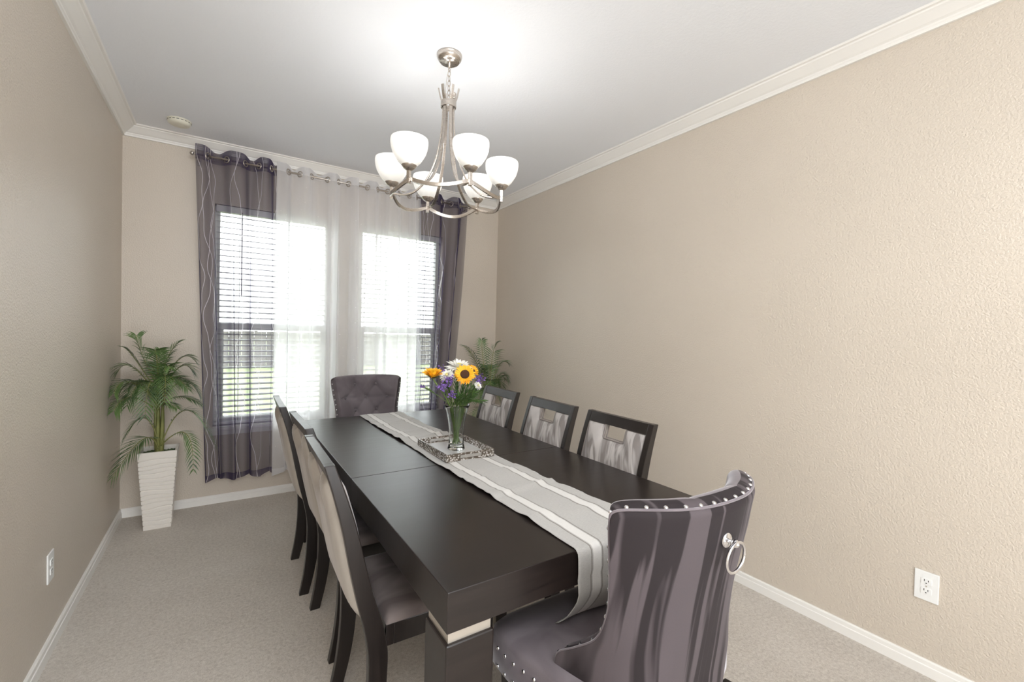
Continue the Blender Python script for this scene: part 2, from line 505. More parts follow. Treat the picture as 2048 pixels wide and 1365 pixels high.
# ------------------------------------------------------------------ mesh builder
class MB:
    def __init__(self):
        self.v, self.f, self.uv, self.mi = [], [], [], []
        self.smooth_from = []

    def add(self, verts, faces, uvs=None, smooth=False, mi=0):
        o = len(self.v)
        self.v += [tuple(p) for p in verts]
        for i, f in enumerate(faces):
            self.f.append(tuple(a + o for a in f))
            self.uv.append(uvs[i] if uvs else None)
            self.smooth_from.append(smooth)
            self.mi.append(mi)

    def box(self, x0, y0, z0, x1, y1, z1, mi=0):
        self.add([(x0, y0, z0), (x1, y0, z0), (x1, y1, z0), (x0, y1, z0), (x0, y0, z1), (x1, y0, z1), (x1, y1, z1), (x0, y1, z1)],
                 [(0, 3, 2, 1), (4, 5, 6, 7), (0, 1, 5, 4), (1, 2, 6, 5), (2, 3, 7, 6), (3, 0, 4, 7)], mi=mi)

    def grid(self, pts, nu, nv, uvs=None, close_u=False, smooth=True, flip=False, mi=0):
        """pts indexed [j*nu+i]"""
        fs, us = [], []
        for j in range(nv - 1):
            for i in range(nu if close_u else nu - 1):
                i2 = (i + 1) % nu
                q = (j * nu + i, j * nu + i2, (j + 1) * nu + i2, (j + 1) * nu + i)
                if flip:
                    q = q[::-1]
                fs.append(q)
                if uvs:
                    us.append([uvs[a] for a in q])
        self.add(pts, fs, us if uvs else None, smooth, mi)

    def tube(self, path, r, n=10, smooth=True, closed=False, caps=True, mi=0):
        path = [Vector(p) for p in path]
        m = len(path)
        rs = r if isinstance(r, (list, tuple)) else [r] * m
        tang = []
        for i in range(m):
            if closed:
                t = path[(i + 1) % m] - path[i - 1]
            else:
                t = path[min(i + 1, m - 1)] - path[max(i - 1, 0)]
            tang.append(t.normalized())
        t0 = tang[0]
        a = Vector((0, 0, 1)) if abs(t0.z) < 0.9 else Vector((1, 0, 0))
        nrm = t0.cross(a).normalized()
        pts = []
        for i in range(m):
            t = tang[i]
            nrm = (nrm - t * nrm.dot(t)).normalized()
            b = t.cross(nrm)
            for k in range(n):
                an = 2 * pi * k / n
                pts.append(path[i] + (nrm * cos(an) + b * sin(an)) * rs[i])
        o = len(self.v)
        if closed:
            pts += pts[:n]
            # last ring duplicates the first
        self.grid(pts, n, m + (1 if closed else 0), close_u=True, smooth=smooth, flip=False, mi=mi)
        if caps and not closed:
            self.add([], [])
            self.f.append(tuple(o + k for k in range(n))[::-1]); self.uv.append(None); self.smooth_from.append(False); self.mi.append(mi)
            self.f.append(tuple(o + (m - 1) * n + k for k in range(n))); self.uv.append(None); self.smooth_from.append(False); self.mi.append(mi)

    def ribbon_bar(self, path, wdir, w, t, smooth=False, closed=False, mi=0):
        """rectangular bar along path; wdir(i) gives the width direction, t the thickness across it"""
        path = [Vector(p) for p in path]
        m = len(path)
        pts = []
        for i in range(m):
            tg = (path[min(i + 1, m - 1)] - path[max(i - 1, 0)]).normalized()
            wd = Vector(wdir(i))
            wd = (wd - tg * wd.dot(tg)).normalized()
            td = tg.cross(wd)
            for a, b in ((-1, -1), (1, -1), (1, 1), (-1, 1)):
                pts.append(path[i] + wd * (a * w / 2) + td * (b * t / 2))
        o = len(self.v)
        self.grid(pts, 4, m, close_u=True, smooth=smooth, mi=mi)
        for f in ((3, 2, 1, 0), tuple((m - 1) * 4 + k for k in range(4))):
            self.f.append(tuple(o + a for a in f)); self.uv.append(None); self.smooth_from.append(False); self.mi.append(mi)

    def lathe(self, prof, n=32, center=(0, 0, 0), smooth=True, mi=0):
        cx, cy, cz = center
        pts = []
        for (r, z) in prof:
            for k in range(n):
                a = 2 * pi * k / n
                pts.append((cx + r * cos(a), cy + r * sin(a), cz + z))
        self.grid(pts, n, len(prof), close_u=True, smooth=smooth, mi=mi)

    def prism(self, poly, ext, mi=0):
        """closed planar polygon (3D points) extruded by vector ext"""
        n = len(poly)
        e = Vector(ext)
        a = [Vector(p) for p in poly]
        b = [p + e for p in a]
        fs = [tuple(range(n))[::-1], tuple(range(n, 2 * n))]
        fs += [(i, (i + 1) % n, n + (i + 1) % n, n + i) for i in range(n)]
        self.add(a + b, fs, mi=mi)

    def build(self, name, mats, parent=None, bevel=0, bevseg=2, fix=True, merge=0.0, loc=None, label=None):
        me = bpy.data.meshes.new(name)
        me.from_pydata([tuple(p) for p in self.v], [], self.f)
        if any(u is not None for u in self.uv):
            ul = me.uv_layers.new(name='UVMap')
            li = 0
            for fi, f in enumerate(self.f):
                for k in range(len(f)):
                    if self.uv[fi] is not None:
                        ul.data[li].uv = self.uv[fi][k]
                    li += 1
        for p, s, m in zip(me.polygons, self.smooth_from, self.mi):
            p.use_smooth = s
            p.material_index = m
        if not isinstance(mats, (list, tuple)):
            mats = [mats]
        for m in mats:
            me.materials.append(m)
        if fix or merge or bevel:
            bm = bmesh.new()
            bm.from_mesh(me)
            if merge:
                bmesh.ops.remove_doubles(bm, verts=bm.verts, dist=merge)
            if bevel:
                sharp = [e for e in bm.edges if len(e.link_faces) == 2 and e.calc_face_angle(0) > 0.6]
                bmesh.ops.bevel(bm, geom=sharp, offset=bevel, segments=bevseg, profile=0.6, affect='EDGES', clamp_overlap=True)
            if fix:
                bmesh.ops.recalc_face_normals(bm, faces=bm.faces)
            bm.to_mesh(me)
            bm.free()
        o = bpy.data.objects.new(name, me)
        COL.objects.link(o)
        if parent is not None:
            o.parent = parent
        if loc is not None:
            o.location = loc
        if label:
            o['label'] = label
        return o

def tag(o, label=None, cat=None, group=None, kind=None):
    if label: o['label'] = label
    if cat: o['category'] = cat
    if group: o['group'] = group
    if kind: o['kind'] = kind
    return o

def empty(name, loc=(0, 0, 0), rz=0.0):
    o = bpy.data.objects.new(name, None)
    o.empty_display_size = 0.1
    o.location = loc
    o.rotation_euler = (0, 0, rz)
    COL.objects.link(o)
    return o

def copy_tree(o, parent=None):
    c = o.copy()
    COL.objects.link(c)
    if parent is not None:
        c.parent = parent
    for ch in list(o.children):
        copy_tree(ch, c)
    return c

def lerp(a, b, t):
    return a + (b - a) * t

def interp(tab, x):
    """piecewise smooth interpolation in a table of (x, value...)"""
    if x <= tab[0][0]:
        return tab[0][1:]
    for i in range(len(tab) - 1):
        if x <= tab[i + 1][0]:
            t = (x - tab[i][0]) / (tab[i + 1][0] - tab[i][0])
            return tuple(lerp(a, b, t) for a, b in zip(tab[i][1:], tab[i + 1][1:]))
    return tab[-1][1:]

def smooth_interp(tab, x):
    """Catmull-Rom through the table"""
    n = len(tab)
    if x <= tab[0][0]:
        return tab[0][1:]
    if x >= tab[-1][0]:
        return tab[-1][1:]
    i = 0
    while x > tab[i + 1][0]:
        i += 1
    t = (x - tab[i][0]) / (tab[i + 1][0] - tab[i][0])
    p0, p1, p2, p3 = tab[max(i - 1, 0)], tab[i], tab[i + 1], tab[min(i + 2, n - 1)]
    out = []
    for k in range(1, len(p1)):
        h = p2[0] - p1[0]
        m1 = (p2[k] - p0[k]) / max(p2[0] - p0[0], 1e-6) * h
        m2 = (p3[k] - p1[k]) / max(p3[0] - p1[0], 1e-6) * h
        out.append((2 * t ** 3 - 3 * t * t + 1) * p1[k] + (t ** 3 - 2 * t * t + t) * m1 + (-2 * t ** 3 + 3 * t * t) * p2[k] + (t ** 3 - t * t) * m2)
    return tuple(out)

def bez(a, b, c, n):
    """quadratic curve whose middle passes through b"""
    a, b, c = Vector(a), Vector(b), Vector(c)
    ctl = b * 2 - (a + c) * 0.5
    return [(a * (1 - t) ** 2 + ctl * (2 * t * (1 - t)) + c * t * t) for t in [i / (n - 1) for i in range(n)]]

# ------------------------------------------------------------------ room shell
RW, RH = 3.042, 2.74
YB = -7.0
# windows: (x0, x1, z0, z1)
WINS = [(0.535, 1.372, 0.585, 2.295), (1.620, 2.405, 0.585, 2.295)]

def struct(name, mb, m, **kw):
    o = mb.build(name, m, **kw)
    o['kind'] = 'structure'
    return o

b = MB(); b.box(-0.15, YB, -0.12, RW + 0.15, 0.15, 0.0); struct('floor', b, MAT['carpet'])
b = MB(); b.box(-0.15, YB, RH, RW + 0.15, 0.15, RH + 0.1); struct('ceiling', b, MAT['ceiling'])
b = MB(); b.box(-0.15, YB, 0, 0, 0, RH); struct('wall_left', b, MAT['wall'])
b = MB(); b.box(RW, YB, 0, RW + 0.15, 0, RH); struct('wall_right', b, MAT['wall'])
b = MB(); b.box(-0.15, YB - 0.15, 0, RW + 0.15, YB, RH); struct('wall_front', b, MAT['wall'])
b = MB()
(ax0, ax1, az0, az1), (bx0, bx1, _, _) = WINS
T = 0.15
b.box(-0.15, 0, 0, RW + 0.15, T, az0)
b.box(-0.15, 0, az1, RW + 0.15, T, RH)
b.box(-0.15, 0, az0, ax0, T, az1)
b.box(ax1, 0, az0, bx0, T, az1)
b.box(bx1, 0, az0, RW + 0.15, T, az1)
struct('wall_back', b, MAT['wall'])

# crown moulding and baseboards, mitred in the corners
crown = [(0.0, 0.073), (0.013, 0.073), (0.014, 0.062), (0.018, 0.058), (0.020, 0.052), (0.030, 0.046), (0.044, 0.034), (0.058, 0.022), (0.066, 0.016), (0.069, 0.010), (0.080, 0.008), (0.085, 0.0), (0.0, 0.0)]
base = [(0.0, 0.063), (0.006, 0.063), (0.010, 0.058), (0.011, 0.042), (0.014, 0.039), (0.015, 0.012), (0.016, 0.0), (0.0, 0.0)]

def run(name, prof, side, top):
    mb = MB()
    n = len(prof)
    A, B = [], []
    for d, h in prof:
        z = (RH - h) if top else h
        if side == 'left':
            A.append((d, YB, z)); B.append((d, -d, z))
        elif side == 'right':
            A.append((RW - d, YB, z)); B.append((RW - d, -d, z))
        else:
            A.append((d, -d, z)); B.append((RW - d, -d, z))
    fs = [tuple(range(n)), tuple(range(n, 2 * n))[::-1]] + [(i, (i + 1) % n, n + (i + 1) % n, n + i) for i in range(n)]
    mb.add(A + B, fs)
    return struct(name, mb, MAT['trim'])

run('trim_1', crown, 'left', True)
run('trim_2', crown, 'right', True)
run('trim_3', crown, 'back', True)
run('baseboard_left', base, 'left', False)
run('baseboard_right', base, 'right', False)
run('baseboard_back', base, 'back', False)

# windows with frame, sashes and panes
for wi, (x0, x1, z0, z1) in enumerate(WINS):
    root = empty('window_%d' % (wi + 1), ((x0 + x1) / 2, 0.11, z0))
    root['kind'] = 'structure'
    cx, cy, cz = root.location
    mb = MB()
    X0, X1, Z0, Z1 = x0 - cx, x1 - cx, 0.0, z1 - cz
    f = 0.035
    mb.box(X0, -0.03, Z0, X0 + f, 0.03, Z1)
    mb.box(X1 - f, -0.03, Z0, X1, 0.03, Z1)
    mb.box(X0 + f, -0.03, Z0, X1 - f, 0.03, Z0 + f)
    mb.box(X0 + f, -0.03, Z1 - f, X1 - f, 0.03, Z1)
    zm = 1.365 - cz
    mb.box(X0 + f, -0.02, zm - 0.028, X1 - f, 0.02, zm + 0.028)
    # lower sash rails
    mb.box(X0 + f, -0.02, Z0 + f, X0 + f + 0.03, 0.0, zm - 0.028)
    mb.box(X1 - f - 0.03, -0.02, Z0 + f, X1 - f, 0.0, zm - 0.028)
    mb.box(X0 + f + 0.03, -0.02, Z0 + f, X1 - f - 0.03, 0.0, Z0 + f + 0.035)
    mb.build('window_frame', MAT['vinyl'], root, bevel=0.002)
    mb = MB()
    mb.box(X0 + f, -0.011, Z0 + f, X1 - f, -0.007, zm - 0.028)
    mb.box(X0 + f, 0.008, zm + 0.028, X1 - f, 0.012, Z1 - f)
    mb.build('pane', MAT['pane'], root)
    mb = MB()
    mb.box(X0 - 0.03, -0.145, Z0 - 0.022, X1 + 0.03, -0.110, Z0)
    mb.box(X0, -0.112, Z0 - 0.0, X1, -0.03, Z0 + 0.006)
    mb.box(X0 - 0.02, -0.124, Z0 - 0.06, X1 + 0.02, -0.110, Z0 - 0.022)
    mb.build('window_sill', MAT['trim'], root, bevel=0.002)

# ------------------------------------------------------------------ outside
def lawn_mat():
    m, nt, b = new_mat('lawn_grass')
    v = coords(nt)
    n = noise(nt, v, 6, 6, 0.7)
    c = ramp(nt, n.outputs['Fac'], [(0.35, srgb(92, 102, 66)), (0.65, srgb(122, 132, 96))])
    nt.links.new(c, b.inputs['Base Color'])
    b.inputs['Roughness'].default_value = 1.0
    return m
mb = MB(); mb.box(-30, 0.15, -0.35, 34, 60, -0.2)
o = struct('lawn', mb, lawn_mat())
mb = MB()
for k in range(110):
    x = -20 + k * 0.4
    mb.box(x, 15.0, -0.2, x + 0.385, 15.03, 1.15 + 0.01 * (k % 3))
for k in range(19):
    mb.box(-20 + k * 2.4, 15.03, -0.2, -19.9 + k * 2.4, 15.12, 1.2)
mb.box(-20, 15.03, 0.1, 24, 15.07, 0.2); mb.box(-20, 15.03, 0.85, 24, 15.07, 0.95)
o = mb.build('garden_fence', plain('weathered_fence_board', srgb(96, 93, 88), 0.9))
tag(o, 'weathered grey board fence outside beyond the lawn', 'fence')

# ------------------------------------------------------------------ window blinds
def blind(x0, x1, z0, z1, label):
    root = empty('window_blind', ((x0 + x1) / 2, 0.045, z0))
    tag(root, label, 'window blind', 'white horizontal blinds in the two windows')
    w = (x1 - x0) / 2 - 0.008
    H = z1 - z0
    mb = MB(); mb.box(-w, -0.028, H - 0.05, w, 0.028, H - 0.002)
    mb.build('headrail', MAT['blind'], root, bevel=0.002)
    mb = MB()
    z = H - 0.075
    a = radians(-11)
    n = 0
    while z > 0.06:
        cs = []
        for (y, dz) in ((-0.0245, -0.0035), (-0.012, 0.0), (0, 0.0012), (0.012, 0.0), (0.0245, -0.0035)):
            cs.append((y * cos(a) - dz * sin(a), -y * sin(a) + dz * cos(a)))
        pts = []
        for sx in (-w, w):
            for (y, dz) in cs: pts.append((sx, y, z + dz))
            for (y, dz) in cs[::-1]: pts.append((sx, y, z + dz - 0.0028))
        m = len(cs) * 2
        fs = [tuple(range(m)), tuple(range(m, 2 * m))[::-1]] + [(i, (i + 1) % m, m + (i + 1) % m, m + i) for i in range(m)]
        mb.add(pts, fs)
        z -= 0.0435
        n += 1
    mb.build('slats', MAT['blind'], root)
    mb = MB(); mb.box(-w, -0.025, 0.015, w, 0.025, 0.035)
    mb.build('bottom_rail', MAT['blind'], root, bevel=0.002)
    for sx in (-0.62, 0.0, 0.62):
        for y in (-0.027, 0.027):
            mb = MB(); mb.tube([(sx * w, y, 0.03), (sx * w, y, H - 0.05)], 0.0012, 6)
            mb.build('ladder_cord', MAT['piping'], root)
    mb = MB(); mb.tube([(-w + 0.17, -0.036, H - 0.04), (-w + 0.17, -0.036, H - 0.70)], 0.0038, 8)
    mb.build('wand', MAT['piping'], root)
    return root

blind(*WINS[0], label='white horizontal blind in the left window behind the dark and white sheer curtains')
blind(*WINS[1], label='white horizontal blind in the right window, nearer the right wall')

# ------------------------------------------------------------------ curtains
ROD_Z, ROD_Y = 2.606, -0.105

def curtain(name, xt0, xt1, xb0, xb1, rings, ztop, zbot, mat, amp, seed, label, cat, group, first=1):
    """rings: x positions at the rod where the cloth crosses it"""
    rr = random.Random(seed)
    root = empty(name, ((xt0 + xt1) / 2, ROD_Y, 0))
    tag(root, label, cat, group)
    cx = (xt0 + xt1) / 2
    NU, NV = 220, 70
    # phase table: crossing k at phase k*pi
    tab = [(xt0, -0.75 * pi)] + [(x, k * pi) for k, x in enumerate(rings)] + [(xt1, (len(rings) - 1) * pi + 0.75 * pi)]
    extra = [(rr.uniform(22, 95), rr.uniform(0, 6.28), rr.uniform(0.006, 0.014)) for _ in range(5)]
    sgn = -1 if first > 0 else 1
    pts, uvs = [], []
    arc = None
    for j in range(NV):
        v = j / (NV - 1)                     # 0 top, 1 bottom
        row = []
        for i in range(NU):
            u = i / (NU - 1)
            x = lerp(xt0, xt1, u)
            ph = interp(tab, x)[0]
            lowk = min(1.0, v * 3.0)
            A = amp * (1 - 0.35 * lowk)
            y = sgn * A * sin(ph + 0.25 * lowk * sin(3.1 * u + seed) + 0.3 * v * sin(9 * u + seed))
            for (kx, p, a2) in extra:
                y += lowk * a2 * sin(kx * x + p + 0.8 * v * sin(kx))
            xx = lerp(x, lerp(xb0, xb1, u), v ** 1.2) + 0.010 * lowk * sin(2 * ph + seed)
            # cloth bulges above and below the rod
            z = lerp(ztop, zbot, v)
            if j == 0: z += 0.006 * cos(ph * 2)
            z += (v ** 6) * 0.012 * sin(ph * 1.0 + 1.0) - (0.012 * y / max(amp, 0.01)) * (1 if v < 0.02 else 0)
            row.append((xx - cx, y, z))
        if arc is None:
            arc = [0.0]
            for i in range(1, NU):
                arc.append(arc[-1] + (Vector(row[i]) - Vector(row[i - 1])).length)
        for i in range(NU):
            pts.append(row[i])
            uvs.append((arc[i], row[i][2] - zbot))
    mb = MB(); mb.grid(pts, NU, NV, uvs)
    mb.build('curtain_panel', mat, root, fix=False)
    for k, x in enumerate(rings):
        # local direction of the cloth at the crossing gives the ring its turn
        dx = 0.01
        y1 = sgn * amp * sin(interp(tab, x + dx)[0]) - sgn * amp * sin(interp(tab, x - dx)[0])
        ang = atan2(y1, 2 * dx)
        mb = MB()
        ring = []
        for q in range(28):
            a = 2 * pi * q / 28
            ring.append((0.0215 * cos(a) * cos(ang), 0.0215 * cos(a) * sin(ang), 0.0215 * sin(a)))
        mb.tube(ring, 0.0045, 8, closed=True)
        o = mb.build('grommet', MAT['nickel'], root)
        o.location = (x - cx, 0, ROD_Z)
    return root

DG = 'slate purple sheer curtain panels on the rod'
WG = 'white sheer curtain panels on the rod'
curtain('sheer_curtain', 0.415, 0.945, 0.490, 0.940, [0.490, 0.605, 0.725, 0.815, 0.900], 2.664, 0.205, MAT['sheer_dark'], 0.040, 1,
        'dark purple-grey sheer curtain with silver vines, left end beside the tall potted palm', 'curtain', DG, first=-1)
curtain('sheer_curtain', 0.935, 1.56, 0.935, 1.56, [1.020, 1.103, 1.19, 1.312, 1.40, 1.480], 2.655, 0.195, MAT['sheer_white'], 0.034, 2,
        'white sheer curtain panel next to the left dark curtain, rising behind the left chairs', 'curtain', WG, first=-1)
curtain('sheer_curtain', 1.562, 2.14, 1.545, 2.17, [1.640, 1.728, 1.817, 1.92, 2.022, 2.09], 2.655, 0.195, MAT['sheer_white'], 0.034, 3,
        'white sheer curtain panel behind the tufted chair, touching the right dark curtain', 'curtain', WG, first=1)
curtain('sheer_curtain', 2.135, 2.635, 2.12, 2.45, [2.20, 2.341, 2.44, 2.539], 2.664, 0.205, MAT['sheer_dark'], 0.040, 4,
        'dark purple-grey sheer curtain with silver vines, right end beside the corner palm', 'curtain', DG, first=1)

root = empty('curtain_rod', (1.52, ROD_Y, ROD_Z))
tag(root, 'thin silver curtain rod carrying all four sheer panels below the crown moulding', 'curtain rod')
mb = MB(); mb.tube([(-1.10, 0, 0), (1.105, 0, 0)], 0.0075, 14); mb.build('rod', MAT['nickel'], root)
for s in (-1, 1):
    mb = MB()
    mb.lathe([(0.0, -0.002), (0.009, 0), (0.009, 0.006), (0.0065, 0.010), (0.014, 0.016), (0.017, 0.024), (0.014, 0.032), (0.006, 0.038), (0.0, 0.040)], 18)
    o = mb.build('finial', MAT['nickel'], root)
    o.location = (s * 1.10, 0, 0)
    o.rotation_euler = (0, s * pi / 2, 0)
for x in (-1.085, 0.02, 1.09):
    mb = MB()
    mb.tube([(x, 0.105, -0.03), (x, 0.06, -0.03), (x, 0.0, -0.012)], 0.005, 8)
    mb.box(x - 0.012, 0.099, -0.055, x + 0.012, 0.105, 0.0)
    mb.build('bracket', MAT['nickel'], root)

# ------------------------------------------------------------------ smoke detector, outlets
root = empty('smoke_detector', (0.335, -0.315, RH))
tag(root, 'round cream smoke detector on the ceiling near the left back corner', 'smoke detector')
mb = MB(); mb.lathe([(0.0, -0.008), (0.068, -0.008), (0.068, 0.0), (0.0, 0.0)], 40); mb.build('mounting_base', MAT['cream_plastic'], root)
mb = MB(); mb.lathe([(0.0, -0.034), (0.040, -0.033), (0.056, -0.029), (0.064, -0.020), (0.066, -0.0125), (0.066, -0.0085), (0.0, -0.0085)], 40)
mb.build('cover', MAT['cream_plastic'], root)
mb = MB()
for k in range(18):
    a0 = 2 * pi * k / 18
    pts = []
    for q in range(4):
        a = a0 + 0.22 * q / 3
        for (r, z) in ((0.0655, -0.0105), (0.0668, -0.0105), (0.0668, -0.0135), (0.0655, -0.0135)):
            pts.append((r * cos(a), r * sin(a), z))
    mb.grid(pts, 4, 4, close_u=True, smooth=False)
mb.build('vent_slots', MAT['black'], root)

def outlet(name, loc, rz, label):
    """plate lies in local XZ and faces local -Y"""
    root = empty(name, loc, rz)
    tag(root, label, 'power outlet', 'white duplex wall outlets')
    mb = MB(); mb.box(-0.0385, -0.006, -0.0605, 0.0385, 0.0, 0.0605)
    mb.build('cover_plate', MAT['plastic'], root, bevel=0.003)
    for s in (-1, 1):
        mb = MB()
        pts = []
        n = 32
        for k in range(n):
            a = 2 * pi * k / n
            x = max(-0.0165, min(0.0165, 0.0172 * cos(a) * 1.15))
            z = max(-0.0125, min(0.0125, 0.0172 * sin(a)))
            pts.append((x, z))
        c = (0, s * 0.0195)
        poly = [(x + c[0], -0.0085, z + c[1]) for x, z in pts]
        mb.prism(poly, (0, 0.0035, 0))
        r = mb.build('receptacle', MAT['plastic'], root)
        mb = MB()
        for sx, h in ((-0.0062, 0.0085), (0.0062, 0.0068)):
            mb.box(sx - 0.0011, -0.0089, c[1] + 0.001, sx + 0.0011, -0.0084, c[1] + 0.001 + h)
        mb.lathe([(0.0, -0.0), (0.0024, 0.0)], 10)
        g = []
        for k in range(12):
            a = 2 * pi * k / 12
            g.append((0.0024 * cos(a), -0.0089, c[1] - 0.006 + 0.0024 * sin(a)))
        mb2 = MB()
        mb2.v, mb2.f, mb2.uv, mb2.mi, mb2.smooth_from = mb.v[:16], mb.f[:12], mb.uv[:12], mb.mi[:12], mb.smooth_from[:12]
        mb2.prism(g, (0, 0.0005, 0))
        mb2.build('slots', MAT['black'], r)
    mb = MB()
    mb.prism([(0.0028 * cos(2 * pi * k / 12), -0.0072, 0.0028 * sin(2 * pi * k / 12)) for k in range(12)], (0, 0.002, 0))
    mb.build('screw', MAT['silver'], root)
    return root

outlet('wall_outlet', (RW, -3.508, 0.364), -pi / 2, 'white duplex outlet low on the right wall, seen nearly face on')
outlet('wall_outlet', (0.0, -1.512, 0.352), pi / 2, 'white duplex outlet low on the left wall above the baseboard, seen at a slant')

# ------------------------------------------------------------------ dining table
TX0, TX1, TY0, TY1, TZ = 1.036, 2.112, -3.143, -0.905, 0.760
root = empty('dining_table', ((TX0 + TX1) / 2, (TY0 + TY1) / 2, 0))
tag(root, 'long dark espresso wood dining table with thick apron and silver-banded legs', 'table')
hx, hy = (TX1 - TX0) / 2, (TY1 - TY0) / 2
ys = -2.218 - (TY0 + TY1) / 2
t = 0.03
for a, c, end in ((-hy, ys - 0.0006, -1), (ys + 0.0006, hy, 1)):
    mb = MB()
    # thick slab, hollow underneath
    mb.box(-hx, a, 0.722, hx, c, TZ)
    o0 = [p for p in mb.v]
    mb = MB()
    zl, zu = 0.660, 0.722
    ya, yc = (a + t, c) if end < 0 else (a, c - t)
    X = hx
    vs = [(-X, a, TZ), (X, a, TZ), (X, c, TZ), (-X, c, TZ), (-X, a, zl), (X, a, zl), (X, c, zl), (-X, c, zl),
          (-X + t, ya, zl), (X - t, ya, zl), (X - t, yc, zl), (-X + t, yc, zl), (-X + t, ya, zu), (X - t, ya, zu), (X - t, yc, zu), (-X + t, yc, zu)]
    if end < 0:
        fs = [(0, 1, 2, 3), (0, 4, 5, 1), (1, 5, 6, 2), (3, 7, 4, 0), (4, 8, 9, 5), (5, 9, 10, 6), (7, 11, 8, 4), (8, 12, 13, 9), (9, 13, 14, 10), (11, 15, 12, 8), (12, 15, 14, 13),
              (2, 6, 10, 14, 15, 11, 7, 3)]
    else:
        fs = [(0, 1, 2, 3), (2, 6, 7, 3), (1, 5, 6, 2), (3, 7, 4, 0), (6, 10, 11, 7), (5, 9, 10, 6), (7, 11, 8, 4), (10, 14, 15, 11), (9, 13, 14, 10), (11, 15, 12, 8), (12, 15, 14, 13),
              (0, 4, 8, 12, 13, 9, 5, 1)]
    mb.add(vs, fs)
    mb.build('tabletop', MAT['table'], root, bevel=0.0025)
for sx in (-1, 1):
    for sy in (-1, 1):
        x0, x1 = sorted((sx * hx, sx * (hx - 0.128)))
        y0, y1 = sorted((sy * hy, sy * (hy - 0.128)))
        mb = MB(); mb.box(x0 - 0.001, y0 - 0.001, 0.0, x1 + 0.001, y1 + 0.001, 0.634)
        lg = mb.build('leg', MAT['table'], root, bevel=0.005)
        mb = MB(); mb.box(x0 + 0.006, y0 + 0.006, 0.634, x1 - 0.006, y1 - 0.006, 0.6598)
        mb.build('silver_band', MAT['silver'], lg, label='satin silver band at the top of the leg')

# ------------------------------------------------------------------ table runner
def make_runner():
    rr = random.Random(5)
    path = [(-0.93, TZ + 0.003, 0), (-3.125, TZ + 0.003, 0)]
    # arc length table along the centre line: (s, y, z)
    L = []
    y = TY1 + 0.012
    # short fall at the far end
    far = [(TY1 + 0.028, 0.55), (TY1 + 0.026, 0.65), (TY1 + 0.020, 0.73), (TY1 + 0.010, 0.757)]
    for q in far: L.append(q)
    n = 150
    for i in range(n + 1):
        L.append((lerp(TY1 - 0.004, TY0 + 0.010, i / n), TZ + 0.0035))
    for q in [(TY0 + 0.000, TZ + 0.0025), (TY0 - 0.0085, TZ - 0.006), (TY0 - 0.011, TZ - 0.02), (TY0 - 0.012, 0.72), (TY0 - 0.013, 0.70), (TY0 - 0.015, 0.68), (TY0 - 0.019, 0.66), (TY0 - 0.022, 0.64), (TY0 - 0.018, 0.62), (TY0 - 0.008, 0.60), (TY0 + 0.004, 0.58), (TY0 + 0.018, 0.56), (TY0 + 0.033, 0.542), (TY0 + 0.050, 0.527), (TY0 + 0.062, 0.520)]:
        L.append(q)
    NU = 34
    pts, uvs = [], []
    s = 0
    for j, (yy, zz) in enumerate(L):
        if j: s += sqrt((yy - L[j - 1][0]) ** 2 + (zz - L[j - 1][1]) ** 2)
        flat = 1.0 if zz > TZ + 0.003 else 0.0
        k = (TY1 - yy) / (TY1 - TY0)
        xc = lerp(1.541, 1.592, max(0, min(1, k)))
        w = lerp(0.288, 0.322, max(0, min(1, k)))
        for i in range(NU):
            u = i / (NU - 1)
            x = xc + (u - 0.5) * w
            # soft cross creases
            wob = 0.0
            for (yc, tilt, a, wd) in CREASES:
                d = (yy - yc) - tilt * (x - xc)
                wob += a * exp(-(d / wd) ** 2)
            edge = 0.004 * max(0, abs(u - 0.5) * 2 - 0.85) / 0.15 * max(0, sin(yy * 21 + u * 3))
            z = zz + flat * (0.0022 * (1 + sin(x * 31 + yy * 7)) + wob + edge)
            xx = x + 0.004 * sin(yy * 6.0)
            y2 = yy
            if not flat and zz < 0.70 and yy < -2:
                y2 += 0.010 * sin(u * 5.0 + 0.6) * min(1, (0.74 - zz) / 0.1)
                xx -= 0.10 * max(0, 0.64 - zz) * (1 - u)
            pts.append((xx, y2, z)); uvs.append((u, s))
    mb = MB(); mb.grid(pts, NU, len(L), uvs)
    o = mb.build('table_runner', MAT['runner'], fix=False)
    sol = o.modifiers.new('thickness', 'SOLIDIFY')
    sol.thickness = 0.0016
    sol.offset = 0
    return o
cr = random.Random(3)
CREASES = [(-2.66, 0.10, 0.006, 0.018), (-2.70, 0.10, -0.002, 0.02), (-2.93, -0.2, 0.004, 0.03), (-2.48, 0.35, 0.004, 0.03), (-1.70, 0.12, 0.005, 0.02)]
for k in range(26):
    CREASES.append((cr.uniform(-3.05, -0.95), cr.uniform(-0.45, 0.45), cr.uniform(0.0012, 0.0034), cr.uniform(0.010, 0.028)))
tag(make_runner(), 'light grey woven runner with white bands along the table, hanging over its near end', 'table runner')

# ------------------------------------------------------------------ side chairs
# local frame: +Y is the way the sitter faces, origin on the floor under the seat
STILE = [(0.0, -0.236, -0.192), (0.10, -0.218, -0.168), (0.20, -0.207, -0.152), (0.30, -0.203, -0.145), (0.38, -0.205, -0.145), (0.46, -0.218, -0.160),
         (0.55, -0.240, -0.188), (0.66, -0.263, -0.216), (0.77, -0.284, -0.242), (0.88, -0.311, -0.275), (0.975, -0.339, -0.308)]

def stile_yz(z):
    a, c = smooth_interp(STILE, z)
    return a, c

CW = 0.218   # half width of the chair back
NW, ND = 0.068, 0.066   # notch half width and depth
PAD_T, PAD_B = 0.926, 0.470
PX = CW - 0.030

